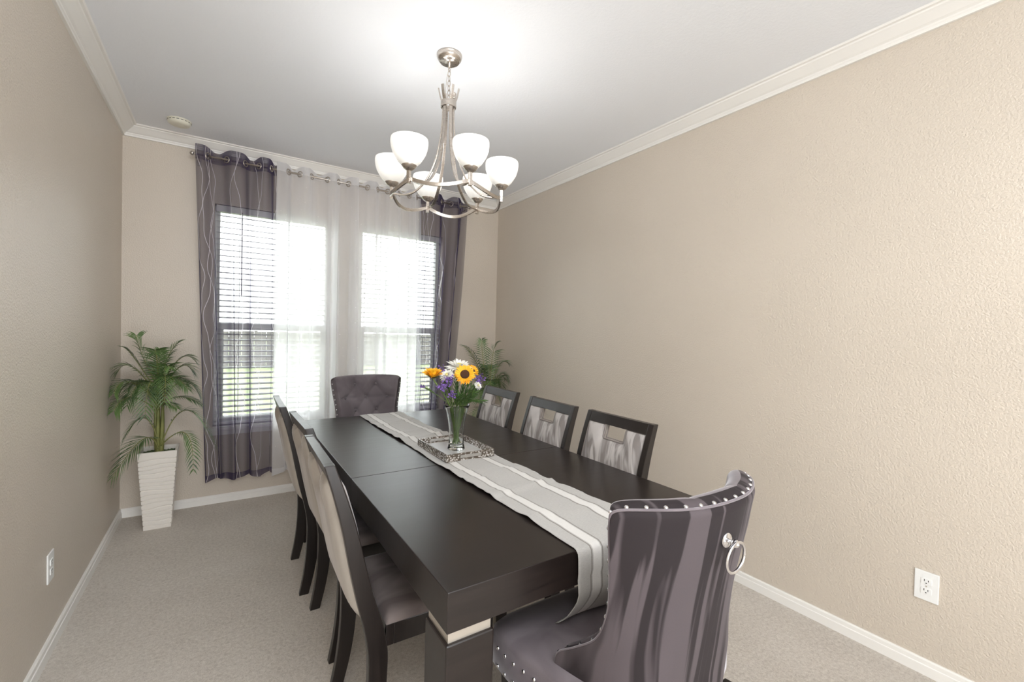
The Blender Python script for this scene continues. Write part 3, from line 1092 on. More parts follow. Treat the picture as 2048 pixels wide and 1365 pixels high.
def pad_dist(x, z):
    """distance to the outline of the pad (rectangle with a notch in the top)"""
    d = min(PX - abs(x), PAD_T - z, z - PAD_B)
    nz = PAD_T - ND
    if z >= nz:
        d = min(d, abs(x) - NW if abs(x) >= NW else -1)
    else:
        dx = max(0.0, abs(x) - NW)
        d = min(d, sqrt(dx * dx + (nz - z) ** 2))
    return max(d, 0.0)

def make_pad(front):
    mb = MB()
    xs = sorted(set([-PX, -NW, NW, PX] + [lerp(-PX, -NW, i / 12) for i in range(13)] + [lerp(-NW, NW, i / 12) for i in range(13)] + [lerp(NW, PX, i / 12) for i in range(13)]))
    zs = [lerp(PAD_B, PAD_T - ND, i / 34) for i in range(35)] + [lerp(PAD_T - ND, PAD_T, i / 8) for i in range(1, 9)]
    nx = len(xs)
    idx = {}
    verts = []
    def vid(i, j):
        if (i, j) not in idx:
            x, z = xs[i], zs[j]
            a, c = stile_yz(z)
            mid = (a + c) / 2
            th = (c - a) / 2 * 0.55
            d = pad_dist(x, z)
            bulge = (0.020 if front else 0.030) * (1 - exp(-d / 0.022)) + (0.005 if front else 0.010) * (1 - exp(-d / 0.09))
            if front:
                y = mid + th + bulge
            else:
                y = mid - th - bulge
            idx[(i, j)] = len(verts)
            verts.append((x, y, z))
        return idx[(i, j)]
    faces = []
    for j in range(len(zs) - 1):
        for i in range(nx - 1):
            xm, zm = (xs[i] + xs[i + 1]) / 2, (zs[j] + zs[j + 1]) / 2
            if zm > PAD_T - ND and abs(xm) < NW:
                continue
            faces.append((vid(i, j), vid(i + 1, j), vid(i + 1, j + 1), vid(i, j + 1)))
    # flat back of the pad, against the frame, so that it is a closed cushion
    n0 = len(verts)
    flat = {}
    bverts = []
    for (key, vi) in idx.items():
        i, j = key
        a, c = stile_yz(zs[j]); mid = (a + c) / 2
        flat[vi] = n0 + len(bverts)
        bverts.append((xs[i], mid, zs[j]))
    bfaces = [tuple(flat[q] for q in f[::-1]) for f in faces]
    from collections import Counter
    cnt = Counter()
    for f in faces:
        for k in range(4):
            e = (f[k], f[(k + 1) % 4]); cnt[tuple(sorted(e))] += 1
    side = []
    for f in faces:
        for k in range(4):
            a_, b_ = f[k], f[(k + 1) % 4]
            if cnt[tuple(sorted((a_, b_)))] == 1:
                side.append((b_, a_, flat[a_], flat[b_]))
    mb.add(verts + bverts, faces + bfaces + side, smooth=True)
    return mb

def pad_outline(front, off=0.0):
    nz = PAD_T - ND
    c = 0.012
    raw = [(-PX, PAD_B), (-PX, PAD_T), (-NW, PAD_T), (-NW, nz), (NW, nz), (NW, PAD_T), (PX, PAD_T), (PX, PAD_B)]
    # rounded corners
    out = []
    n = len(raw)
    for i in range(n):
        p0, p1, p2 = Vector(raw[i - 1]), Vector(raw[i]), Vector(raw[(i + 1) % n])
        a = p1 + (p0 - p1).normalized() * c
        d = p1 + (p2 - p1).normalized() * c
        for t in (0, 0.33, 0.67, 1):
            out.append(a * (1 - t) ** 2 + p1 * 2 * t * (1 - t) + d * t * t)
    # refine long spans
    path = []
    for i in range(len(out)):
        a, d = out[i], out[(i + 1) % len(out)]
        k = max(1, int((d - a).length / 0.03))
        for q in range(k):
            path.append(a.lerp(d, q / k))
    res = []
    for p in path:
        a, cc = stile_yz(p[1])
        mid = (a + cc) / 2
        th = (cc - a) / 2 * 0.55
        res.append((p[0], mid + (th + 0.001 if front else -th - 0.001), p[1]))
    return res

def make_chair():
    root = empty('dining_chair')
    W_ = MAT['chair_wood']
    # stiles that run down into the rear legs
    for s in (-1, 1):
        mb = MB()
        pts = []
        zs = [i / 40 * 0.975 for i in range(41)]
        for z in zs:
            a, c = stile_yz(z)
            x0, x1 = (CW - 0.030, CW) if s > 0 else (-CW, -CW + 0.030)
            pts += [(x0, a, z), (x1, a, z), (x1, c, z), (x0, c, z)]
        mb.grid(pts, 4, 41, close_u=True, smooth=False)
        o0 = 0
        mb.f.append((3, 2, 1, 0)); mb.uv.append(None); mb.smooth_from.append(False); mb.mi.append(0)
        mb.f.append(tuple(160 + k for k in range(4))); mb.uv.append(None); mb.smooth_from.append(False); mb.mi.append(0)
        mb.build('rear_leg', W_, root, bevel=0.003)
    # top rail
    a1, c1 = stile_yz(0.975)
    a0, c0 = stile_yz(PAD_T)
    xr = CW - 0.0302
    mb = MB()
    pr = [(-xr, a0 + .001, PAD_T), (-xr, c0 - .001, PAD_T), (-xr, c1 - .001, 0.974), (-xr, a1 + .001, 0.974)]
    mb.prism(pr, (2 * xr, 0, 0))
    mb.build('top_rail', W_, root, bevel=0.002)
    # wooden panel between the two pads, with the handle opening
    mb = MB()
    nz = PAD_T - ND
    def slab(x0, x1, z0, z1):
        k = 10
        pts = []
        for i in range(k + 1):
            z = lerp(z0, z1, i / k)
            a, c = stile_yz(z)
            m_ = (a + c) / 2
            t_ = (c - a) / 2 * 0.58
            pts += [(x0, m_ - t_, z), (x1, m_ - t_, z), (x1, m_ + t_, z), (x0, m_ + t_, z)]
        o = len(mb.v)
        mb.grid(pts, 4, k + 1, close_u=True, smooth=False)
        for f in ((3, 2, 1, 0), tuple(k * 4 + q for q in range(4))):
            mb.f.append(tuple(o + a_ for a_ in f)); mb.uv.append(None); mb.smooth_from.append(False); mb.mi.append(0)
    slab(-xr, xr, 0.44, nz - 0.001)
    slab(-xr, -NW - 0.001, nz - 0.001, PAD_T + .001)
    slab(NW + 0.001, xr, nz - 0.001, PAD_T + .001)
    mb.build('back_panel', W_, root)
    for front in (True, False):
        make_pad(front).build('back_cushion', MAT['pad'] if front else MAT['pad_back'], root)
        mb = MB(); mb.tube(pad_outline(front), 0.0042, 8, closed=True)
        mb.build('piping', MAT['piping'], root)
    # seat frame
    mb = MB(); mb.box(-CW + .004, -0.150, 0.385, CW - .004, -0.126, 0.452); mb.build('seat_rail', W_, root, bevel=0.002)
    mb = MB(); mb.box(-CW + .004, 0.216, 0.385, CW - .004, 0.240, 0.452); mb.build('seat_rail', W_, root, bevel=0.002)
    for s in (-1, 1):
        x0, x1 = sorted((s * (CW - .004), s * (CW - .028)))
        mb = MB(); mb.box(x0, -0.1255, 0.385, x1, 0.2155, 0.452); mb.build('seat_rail', W_, root, bevel=0.002)
        x0, x1 = sorted((s * (CW - .006), s * (CW - .050)))
        mb = MB()
        mb.add([(x0 + .004, .196, 0), (x1 - .004, .196, 0), (x1 - .004, .232, 0), (x0 + .004, .232, 0), (x0, .192, .385), (x1, .192, .385), (x1, .236, .385), (x0, .236, .385)],
               [(0, 3, 2, 1), (4, 5, 6, 7), (0, 1, 5, 4), (1, 2, 6, 5), (2, 3, 7, 6), (3, 0, 4, 7)])
        mb.build('front_leg', W_, root, bevel=0.003)
    # seat cushion
    mb = MB()
    n = 26
    pts = []
    for j in range(n):
        for i in range(n):
            u, v = i / (n - 1) * 2 - 1, j / (n - 1) * 2 - 1
            x = u * (CW - 0.004)
            y = 0.046 + v * 0.196
            d = min((1 - abs(u)) * (CW - 0.004), (1 - abs(v)) * 0.196)
            z = 0.453 + 0.026 * (1 - exp(-d / 0.012)) + 0.014 * (1 - u * u) * (1 - v * v)
            pts.append((x, y, z))
    mb.grid(pts, n, n)
    base_i = len(mb.v)
    ring = [j for j in range(n)] + [j * n + n - 1 for j in range(1, n)] + [(n - 1) * n + i for i in range(n - 2, -1, -1)] + [j * n for j in range(n - 2, 0, -1)]
    low = [(pts[r][0], pts[r][1], 0.4525) for r in ring]
    mb.v += low
    m_ = len(ring)
    for i in range(m_):
        mb.f.append((ring[i], base_i + i, base_i + (i + 1) % m_, ring[(i + 1) % m_])); mb.uv.append(None); mb.smooth_from.append(True); mb.mi.append(0)
    mb.f.append(tuple(base_i + i for i in range(m_))); mb.uv.append(None); mb.smooth_from.append(False); mb.mi.append(0)
    mb.build('seat_cushion', MAT['seat_velvet'], root)
    return root

proto = make_chair()
# (x, y, facing angle, label) ; +Y local turned to +X is -90 degrees
SG = 'side chairs with handle cut-outs along the table'
def chair_at(o, x, y, rz, label):
    o.location = (x, y, 0)
    o.rotation_euler = (0, 0, rz)
    tag(o, label, 'dining chair', SG)
LX = 1.180
chairs = [
    (LX, -2.523, -pi / 2 + radians(-1.2), 'dark wood side chair on the left of the table, nearest the camera'),
    (LX + 0.018, -1.972, -pi / 2 + radians(1.0), 'dark wood side chair on the left of the table, middle of the three'),
    (LX - 0.008, -1.418, -pi / 2 + radians(-1.2), 'dark wood side chair on the left of the table, farthest, against the white curtain'),
    (1.898, -2.555, pi / 2 + radians(-1.6), 'dark wood chair with silver velvet back by the right wall, nearest of three'),
    (1.898, -2.028, pi / 2 + radians(-1.6), 'dark wood chair with silver velvet back by the right wall, middle of three'),
    (1.915, -1.433, pi / 2 + radians(-1.6), 'dark wood chair by the right wall, farthest, with palm leaves showing through its cut-out'),
]
for i, c in enumerate(chairs):
    chair_at(proto if i == 0 else copy_tree(proto), *c)

# ------------------------------------------------------------------ tufted wing chairs
# local: +Y toward the table, origin on the floor under the seat
SHELL = [  # z, half width, depth of the wings, y of the outer back, exponent of the plan curve
    (0.36, 0.240, 0.215, -0.248, 5.5), (0.43, 0.252, 0.228, -0.252, 5.5), (0.50, 0.262, 0.235, -0.256, 5.5), (0.545, 0.266, 0.225, -0.262, 5.0), (0.585, 0.258, 0.180, -0.268, 4.2), (0.64, 0.246, 0.125, -0.276, 3.2), (0.72, 0.242, 0.105, -0.288, 2.7),
    (0.80, 0.251, 0.106, -0.302, 2.6), (0.88, 0.265, 0.112, -0.318, 2.5), (0.94, 0.273, 0.118, -0.329, 2.4), (0.98, 0.276, 0.120, -0.336, 2.4)]
TUFTS = [(x, z) for z, row in ((0.925, (-0.075, 0.075)), (0.825, (-0.15, 0.0, 0.15)), (0.725, (-0.075, 0.075)), (0.625, (-0.13, 0.0, 0.13))) for x in row]

def shell_plan(z, s, inset=0.0):
    """point of the outer surface at height z for s in -1..1, with the inward normal"""
    a, d, y0, ex = smooth_interp(SHELL, z)
    def P(q):
        x = a * sin(q * pi / 2) if abs(q) <= 1 else a * q
        return Vector((x, y0 + d * (abs(x) / a) ** ex, z))
    p = P(s)
    e = 0.02
    lo_, hi_ = max(-0.97, s - e), min(0.97, s + e)
    if hi_ - lo_ < e: lo_, hi_ = (0.93, 0.97) if s > 0 else (-0.97, -0.93)
    t = P(hi_) - P(lo_)
    if t.length < 1e-9: t = Vector((1, 0, 0))
    t.normalize()
    nrm = Vector((-t.y, t.x, 0))       # points inwards (towards +Y at the middle)
    return p, nrm

def shell_top(s):
    return 0.972 - 0.024 * abs(s) ** 6

def make_wing_chair():
    root = empty('tufted_armchair')
    V = MAT['mauve']
    NS, NZ = 72, 60
    z0 = 0.36
    mb = MB()
    outer, inner = [], []
    def th(s, z):
        a = 0.045 + 0.030 * (1 - abs(s) ** 2)
        if z < 0.6: a = lerp(0.045, a, max(0, (z - 0.45) / 0.15))
        return a
    def row(vv):
        """vv in 0..1 ; returns loops outer and inner for that height"""
        o_, i_ = [], []
        for k in range(NS + 1):
            s = lerp(-1, 1, k / NS)
            z = lerp(z0, shell_top(s), vv)
            p, n = shell_plan(z, s)
            t = th(s, z)
            q = p + n * t
            # tufting pushes the inner face outwards
            dep = 0.0
            if abs(s) < 0.86 and z > 0.56:
                bd = min(sqrt((q.x - bx) ** 2 + (z - bz) ** 2) for bx, bz in TUFTS)
                dep += 0.026 * exp(-(bd / 0.020) ** 1.2)
                cd_ = 1.0
                for (ax, az), (cx_, cz_) in CREASE_SEGS:
                    vx, vz = cx_ - ax, cz_ - az
                    tt = max(0, min(1, ((q.x - ax) * vx + (z - az) * vz) / (vx * vx + vz * vz)))
                    cd_ = min(cd_, sqrt((q.x - ax - tt * vx) ** 2 + (z - az - tt * vz) ** 2))
                dep += 0.011 * exp(-cd_ / 0.007)
                q = q - n * min(dep, t * 0.6)
            o_.append(p)
            i_.append(q)
        return o_, i_
    rows = []
    for j in range(NZ + 1):
        rows.append(row(j / NZ))
    pts = []
    m = 2 * (NS + 1)
    for (o_, i_) in rows[:-1]:
        pts += o_ + i_[::-1]
    # rounded top: bring the two faces together over a padded roll
    o_, i_ = rows[-1]
    for q in range(0, 7):
        a = q / 6 * pi / 2
        ro, ri = [], []
        for po, pi_ in zip(o_, i_):
            mid = (po + pi_) / 2
            h = (po - pi_).length / 2
            k = cos(a)
            lift = Vector((0, 0, sin(a) * 0.028))
            ro.append(mid + (po - mid) * k + lift)
            ri.append(mid + (pi_ - mid) * k + lift)
        pts += ro + ri[::-1]
    nrow = NZ + 7
    mb.grid(pts, m, nrow, close_u=True)
    for fi in range(len(mb.f)):
        i_u = fi % m
        if NS - 1 < i_u < m - 1:
            mb.mi[fi] = 1
    mb.f.append(tuple(range(m))[::-1]); mb.uv.append(None); mb.smooth_from.append(False); mb.mi.append(0)
    mb.build('backrest', [V, MAT['mauve_plain']], root, merge=0.0003)
    # buttons
    for (bx, bz) in TUFTS:
        best = None
        for k in range(-40, 41):
            p, n = shell_plan(bz, k / 40)
            q = p + n * th(k / 40, bz)
            if best is None or abs(q.x - bx) < best[0]:
                best = (abs(q.x - bx), q, n)
        _, q, n = best
        mb = MB()
        mb.lathe([(0.0, 0.005), (0.006, 0.0042), (0.010, 0.001), (0.0105, -0.003), (0.0, -0.004)], 16)
        o = mb.build('button', MAT['mauve_plain'], root)
        o.location = q - n * 0.019
        o.rotation_euler = n.to_track_quat('Z', 'Y').to_euler()
    # welt and nailheads along the rim of the shell, just inside the outer face
    rim = []
    def rim_point(s, z):
        p, n = shell_plan(z, s)
        return p, n
    side = []
    for k in range(60):
        z = lerp(0.50, shell_top(1) - 0.005, k / 59)
        side.append(z)
    pathL, pathR, top = [], [], []
    for z in side:
        for sg, lst in ((-1, pathL), (1, pathR)):
            p, n = rim_point(sg, z)
            fwd = Vector((0, 1, 0))
            lst.append((p + n * 0.004 + fwd * 0.001, n, sg))
    for k in range(1, 80):
        s = lerp(-1, 1, k / 80)
        p, n = rim_point(s, shell_top(s))
        kk = cos(0.75)
        h = th(s, 1.0) / 2
        q = p + n * (h - h * 0.86) + Vector((0, 0, 0.0165))
        top.append((q, n, 0))
    welt = [a[0] for a in pathL] + [a[0] for a in top] + [a[0] for a in pathR[::-1]]
    mb = MB(); mb.tube(welt, 0.0032, 6)
    mb.build('welt', MAT['mauve_plain'], root)
    nail = MB()
    nail.lathe([(0.0058, 0.0), (0.0054, 0.0018), (0.0038, 0.0034), (0.0015, 0.0042), (0.0, 0.0044)], 12)
    nail_me = None
    def put_nail(loc, d):
        nonlocal nail_me
        if nail_me is None:
            o = nail.build('nailhead', MAT['chrome'], root)
            nail_me = o
        else:
            o = nail_me.copy()
            COL.objects.link(o)
            o.parent = root
        o.location = loc
        o.rotation_euler = Vector(d).to_track_quat('Z', 'Y').to_euler()
    seq = [(p + n * 0.007 + Vector((0, 0.0015, 0)), Vector((0, 1, 0.0)) - n * 0.5) for p, n, sg in pathL]
    seq += [(p + n * 0.006 + Vector((0, 0, 0.0035)), Vector((0, 0, 1)) - n * 0.45) for p, n, sg in top]
    seq += [(p + n * 0.007 + Vector((0, 0.0015, 0)), Vector((0, 1, 0.0)) - n * 0.5) for p, n, sg in pathR[::-1]]
    last = None
    acc = 0
    for q, d in seq:
        if last is not None:
            acc += (q - last).length
        last = q
        if acc > 0.038 or acc == 0:
            put_nail(q, d)
            acc = 1e-6
    # seat: upholstered box with rounded cushion
    mb = MB()
    SXW, SY0, SY1 = 0.325, -0.205, 0.235
    n = 30
    lay = [(0.400, 0.0), (0.404, -0.003), (0.470, -0.003), (0.476, 0.002), (0.488, 0.001), (0.500, 0.010), (0.508, 0.030), (0.512, 0.06), (0.516, 0.12), (0.518, 0.19)]
    pts = []
    K = 64
    def sq(an, ex, ey):
        c, s = cos(an), sin(an)
        p = 10.0
        r = (abs(c) ** p + abs(s) ** p) ** (-1 / p)
        return c * r, s * r
    for (z, ins) in lay:
        for k in range(K):
            cx_, cy_ = sq(2 * pi * k / K, 1, 1)
            narrow = 1.0
            x = cx_ * (SXW - ins)
            y = (SY0 + SY1) / 2 + cy_ * ((SY1 - SY0) / 2 - ins)
            # seat tapers a little to the back
            x *= 1 - 0.20 * max(0, (0.1 - y) / 0.3)
            pts.append((x, y, z))
    mb.grid(pts, K, len(lay), close_u=True)
    mb.f.append(tuple(range(K))[::-1]); mb.uv.append(None); mb.smooth_from.append(False); mb.mi.append(0)
    L0 = (len(lay) - 1) * K
    mb.f.append(tuple(L0 + k for k in range(K))); mb.uv.append(None); mb.smooth_from.append(True); mb.mi.append(0)
    mb.build('seat', MAT['mauve_plain'], root)
    # nailheads in two rows along the sides and front of the seat
    for z in (0.412, 0.464):
        for sg in (-1, 1):
            for k in range(7):
                y = lerp(0.190, -0.03, k / 6)
                x = sg * (SXW + 0.0032) * (1 - 0.20 * max(0, (0.1 - y) / 0.3))
                put_nail((x, y, z), (sg, 0, 0))
    # legs
    for sx in (-1, 1):
        mb = MB()
        x0, x1 = sx * 0.275, sx * 0.232
        xa, xb = sorted((x0, x1))
        mb.add([(xa + .008, .185, 0), (xb - .008, .185, 0), (xb - .008, .212, 0), (xa + .008, .212, 0), (xa, .178, .40), (xb, .178, .40), (xb, .221, .40), (xa, .221, .40)],
               [(0, 3, 2, 1), (4, 5, 6, 7), (0, 1, 5, 4), (1, 2, 6, 5), (2, 3, 7, 6), (3, 0, 4, 7)])
        mb.build('leg', MAT['chair_wood'], root, bevel=0.004)
        mb = MB()
        path = [(sx * 0.235, -0.205, 0.37), (sx * 0.237, -0.222, 0.25), (sx * 0.24, -0.255, 0.12), (sx * 0.243, -0.300, 0.0)]
        mb.ribbon_bar(path, lambda i: (1, 0, 0), 0.036, 0.038)
        mb.build('leg', MAT['chair_wood'], root, bevel=0.003)
    # ring pull on the back
    p, n = shell_plan(0.895, 0.0)
    out = -n
    kn = MB()
    kn.lathe([(0.0, 0.006), (0.014, 0.006), (0.0175, 0.003), (0.018, 0.0), (0.018, -0.003), (0.0, -0.003)], 24)
    k1 = kn.build('ring_mount', MAT['chrome'], root)
    k1.location = p + out * 0.002
    k1.rotation_euler = out.to_track_quat('Z', 'Y').to_euler()
    kb = MB()
    kb.tube([(0, 0, 0.004), (0, 0, 0.016), (0, 0, 0.020)], [0.005, 0.006, 0.006], 12)
    for (r, z) in ():
        pass
    kb.lathe([(0.0, 0.032), (0.006, 0.030), (0.0095, 0.024), (0.0095, 0.020), (0.006, 0.015), (0.0, 0.013)], 18)
    kb.build('ring_knob', MAT['chrome'], k1)
    rg = MB()
    R_ = 0.036
    rg.tube([(R_ * cos(2 * pi * k / 48), 0, R_ * sin(2 * pi * k / 48)) for k in range(48)], 0.0036, 10, closed=True)
    ro = rg.build('pull_ring', MAT['chrome'], root)
    ro.location = p + out * 0.026 + Vector((0, 0, -R_ + 0.004))
    ro.rotation_euler = (radians(4), 0, 0)
    return root

CREASE_SEGS = []
_t = TUFTS
for i_ in range(len(_t)):
    for j_ in range(i_ + 1, len(_t)):
        dx_, dz_ = abs(_t[i_][0] - _t[j_][0]), abs(_t[i_][1] - _t[j_][1])
        if 0.09 < dz_ < 0.11 and dx_ < 0.09:
            CREASE_SEGS.append((_t[i_], _t[j_]))
for (x_, z_) in _t[:2]:
    CREASE_SEGS.append(((x_, z_), (x_ * 1.05, 1.05)))
CREASE_SEGS.append(((-0.15, 0.825), (-0.26, 0.83)))
CREASE_SEGS.append(((0.15, 0.825), (0.26, 0.83)))
CREASE_SEGS.append(((-0.15, 0.825), (0.0, 0.823)))
CREASE_SEGS.append(((0.15, 0.825), (0.0, 0.823)))

wc = make_wing_chair()
wc.location = (1.590, -3.165, 0)
TG = 'tufted velvet armchairs at the two ends of the table'
tag(wc, 'mauve-grey velvet armchair at the near table end, chrome ring pull on its back', 'armchair', TG)
wc2 = copy_tree(wc)
wc2.location = (1.560, -0.715, 0)
wc2.rotation_euler = (0, 0, pi)
tag(wc2, 'mauve-grey velvet armchair at the far table end, diamond tufted front facing the camera', 'armchair', TG)

# ------------------------------------------------------------------ chandelier
CX, CY, CZ = 1.520, -2.021, 2.028
RR, PH = 0.273, 3.625
root = empty('chandelier', (CX, CY, RH))
tag(root, 'brushed nickel chandelier with six lit white glass shades hanging over the table', 'chandelier')
def L(z): return z - RH
NK = MAT['nickel']
mb = MB()
mb.lathe([(0.0, 0.0), (0.062, 0.0), (0.062, -0.006), (0.058, -0.012), (0.060, -0.016), (0.056, -0.024), (0.050, -0.028), (0.048, -0.034), (0.0, -0.036)], 48)
mb.build('canopy', NK, root)
mb = MB()
mb.lathe([(0.0, -0.034), (0.008, -0.034), (0.010, -0.040), (0.007, -0.046), (0.006, -0.060), (0.0, -0.062)], 20)
mb.build('canopy_loop', NK, root)
# chain links
zc = 2.672
k = 0
while zc > 2.52:
    mb = MB()
    ring = []
    for q in range(20):
        a = 2 * pi * q / 20
        x, z = 0.0075 * cos(a), 0.0105 * sin(a) + (0.004 if sin(a) > 0 else -0.004)
        ring.append((x, 0, z))
    mb.tube(ring, 0.0019, 6, closed=True)
    o = mb.build('chain_link', NK, root)
    o.location = (0, 0, L(zc))
    o.rotation_euler = (0, 0, 0.5 + (pi / 2 if k % 2 else 0))
    zc -= 0.0235
    k += 1
mb = MB()
mb.tube(bez((0.002, 0.002, L(2.68)), (-0.016, -0.004, L(2.60)), (-0.020, -0.008, L(2.50)), 12), 0.0016, 6)
mb.build('cord', MAT['silver'], root)
# collar
mb = MB()
mb.lathe([(0.035, L(2.482)), (0.0385, L(2.482)), (0.0385, L(2.510)), (0.035, L(2.510)), (0.035, L(2.482))], 40, smooth=False)
mb.build('collar', NK, root)
# straps from the flared crown through the collar out to each lamp
for k in range(6):
    a = PH + k * pi / 3
    ca, sa = cos(a), sin(a)
    tb = [(0.0, 0.050, 2.575), (0.12, 0.040, 2.530), (0.2, 0.029, 2.497), (0.32, 0.028, 2.42), (0.46, 0.038, 2.32), (0.60, 0.062, 2.21), (0.72, 0.100, 2.125), (0.84, 0.155, 2.065), (0.93, 0.205, 2.045), (1.0, 0.262, 2.048)]
    path = []
    for q in range(44):
        r, z = smooth_interp(tb, q / 43)
        path.append((r * ca, r * sa, L(z)))
    mb = MB()
    mb.ribbon_bar(path, lambda i: (-sa, ca, 0), 0.0145, 0.0065)
    mb.build('strap', NK, root, bevel=0.0012)
    # bar from this lamp to the next, sagging between
    a2 = a + pi / 3
    p0 = Vector((RR * ca, RR * sa, L(2.048)))
    p1 = Vector((RR * cos(a2), RR * sin(a2), L(2.048)))
    path = []
    for q in range(25):
        t_ = q / 24
        p = p0.lerp(p1, t_)
        s_ = sin(pi * t_)
        am = a + t_ * pi / 3
        out_ = Vector((cos(am), sin(am), 0))
        rad = RR * (0.97 + 0.03 * s_)
        pp = out_ * rad
        pp.z = L(2.048) - 0.036 * s_
        path.append(pp)
    mb = MB()
    mb.ribbon_bar(path, lambda i: (0, 0, 1), 0.0165, 0.0085)
    mb.build('ring_bar', NK, root, bevel=0.0015)
    # post
    mb = MB()
    mb.box(-0.0075, -0.0075, L(2.023), 0.0075, 0.0075, L(2.085))
    o = mb.build('lamp_post', NK, root, bevel=0.0012)
    o.location = (RR * ca, RR * sa, 0)
    o.rotation_euler = (0, 0, a)
    mb = MB()
    mb.lathe([(0.0, 0.0), (0.010, 0.001), (0.024, 0.010), (0.033, 0.022), (0.036, 0.028), (0.034, 0.030), (0.0, 0.026)], 32)
    o = mb.build('cup', NK, root)
    o.location = (RR * ca, RR * sa, L(2.080))
    # opal glass bowl
    prof = [(0.0, 0.000), (0.020, 0.001), (0.034, 0.008), (0.050, 0.024), (0.063, 0.044), (0.073, 0.062), (0.0795, 0.083), (0.0825, 0.102), (0.0825, 0.116), (0.0810, 0.124),
            (0.0775, 0.1245), (0.0790, 0.116), (0.0785, 0.102), (0.0755, 0.083), (0.069, 0.064), (0.058, 0.047), (0.045, 0.029), (0.030, 0.014), (0.0, 0.006)]
    mb = MB(); mb.lathe(prof, 48)
    o = mb.build('lamp_shade', MAT['shade'], root, label='lit white opal glass bowl', merge=0.00005)
    o.location = (RR * ca, RR * sa, L(2.096))
    mb = MB()
    mb.lathe([(0.0, 0.0), (0.012, 0.0), (0.013, 0.03), (0.022, 0.05), (0.026, 0.068), (0.020, 0.086), (0.008, 0.094), (0.0, 0.095)], 20)
    bl = mb.build('bulb', MAT['shade'], root)
    bl.location = (RR * ca, RR * sa, L(2.103))
    pl = bpy.data.lights.new('lamp_light', 'POINT')
    pl.energy = 1.0
    pl.color = (0.98, 0.985, 1.0)
    pl.shadow_soft_size = 0.045
    po = bpy.data.objects.new('lamp_light', pl)
    po.location = (CX + RR * ca, CY + RR * sa, 2.215)
    COL.objects.link(po)
# set screw on the collar
mb = MB()
mb.lathe([(0.0, 0.0), (0.006, 0.0), (0.006, 0.006), (0.003, 0.008), (0.003, 0.014), (0.0085, 0.018), (0.0085, 0.026), (0.0, 0.029)], 14)
o = mb.build('finial_screw', NK, root)
o.location = (0.034 * 0.4, -0.034 * 0.9, L(2.520))

# ------------------------------------------------------------------ palms
def frond(root, a, m, c, nleaf, leaf, seed, droop=0.3):
    """feather leaf: stem through a-m-c with leaflets on both sides"""
    rr = random.Random(seed)
    n = 40
    path = bez(a, m, c, n)
    mb = MB()
    mb.tube(path, [lerp(0.0042, 0.0012, i / (n - 1)) for i in range(n)], 6, mi=1)
    start = 0.20
    nleaf = int(nleaf * 0.76)
    for k in range(nleaf):
        t_ = start + (1 - start) * (k + 0.5) / nleaf
        f = t_ * (n - 1)
        i = min(n - 2, int(f))
        p = path[i].lerp(path[i + 1], f - i)
        tg = (path[i + 1] - path[i]).normalized()
        upv = Vector((0, 0, 1))
        sd = tg.cross(upv)
        if sd.length < 0.2:
            sd = tg.cross(Vector((0.3, 1, 0)))
        sd.normalize()
        nm = sd.cross(tg).normalized()
        prof = sin(pi * min(1, 0.12 + 0.88 * ((t_ - start) / (1 - start)) ** 0.85)) ** 0.6
        ln = leaf * (0.35 + 0.65 * prof) * rr.uniform(0.88, 1.08)
        fwd = 0.55 + 0.9 * (t_ - start)
        for sgn in (-1, 1):
            d = (sd * sgn + tg * fwd + nm * rr.uniform(0.05, 0.25)).normalized()
            w = 0.0043 * rr.uniform(0.85, 1.15)
            pts = []
            ns = 5
            for q in range(ns + 1):
                s_ = q / ns
                cpos = p + d * (ln * s_) + Vector((0, 0, -1)) * (droop * ln * s_ * s_)
                wd = (d.cross(nm)).normalized()
                ww = w * (0.35 + 1.5 * s_) if s_ < 0.4 else w * (1 - s_) / 0.6
                ww = max(ww, 0.0004)
                fold = nm * (ww * 0.45)
                pts += [cpos - wd * ww + fold, cpos, cpos + wd * ww + fold]
            for pi_, p_ in enumerate(pts):
                pts[pi_] = Vector((min(max(p_.x, XMIN - root.location.x), XMAX - root.location.x), min(p_.y, -0.004 - root.location.y), p_.z))
            mb.grid(pts, 3, ns + 1)
    return mb.build('frond', [MAT['palm'], MAT['palm_stem']], root, fix=False)

XMIN, XMAX = 0.004, RW - 0.004
def clampx(p):
    return (max(0.012, p[0]), min(-0.02, p[1]), p[2])

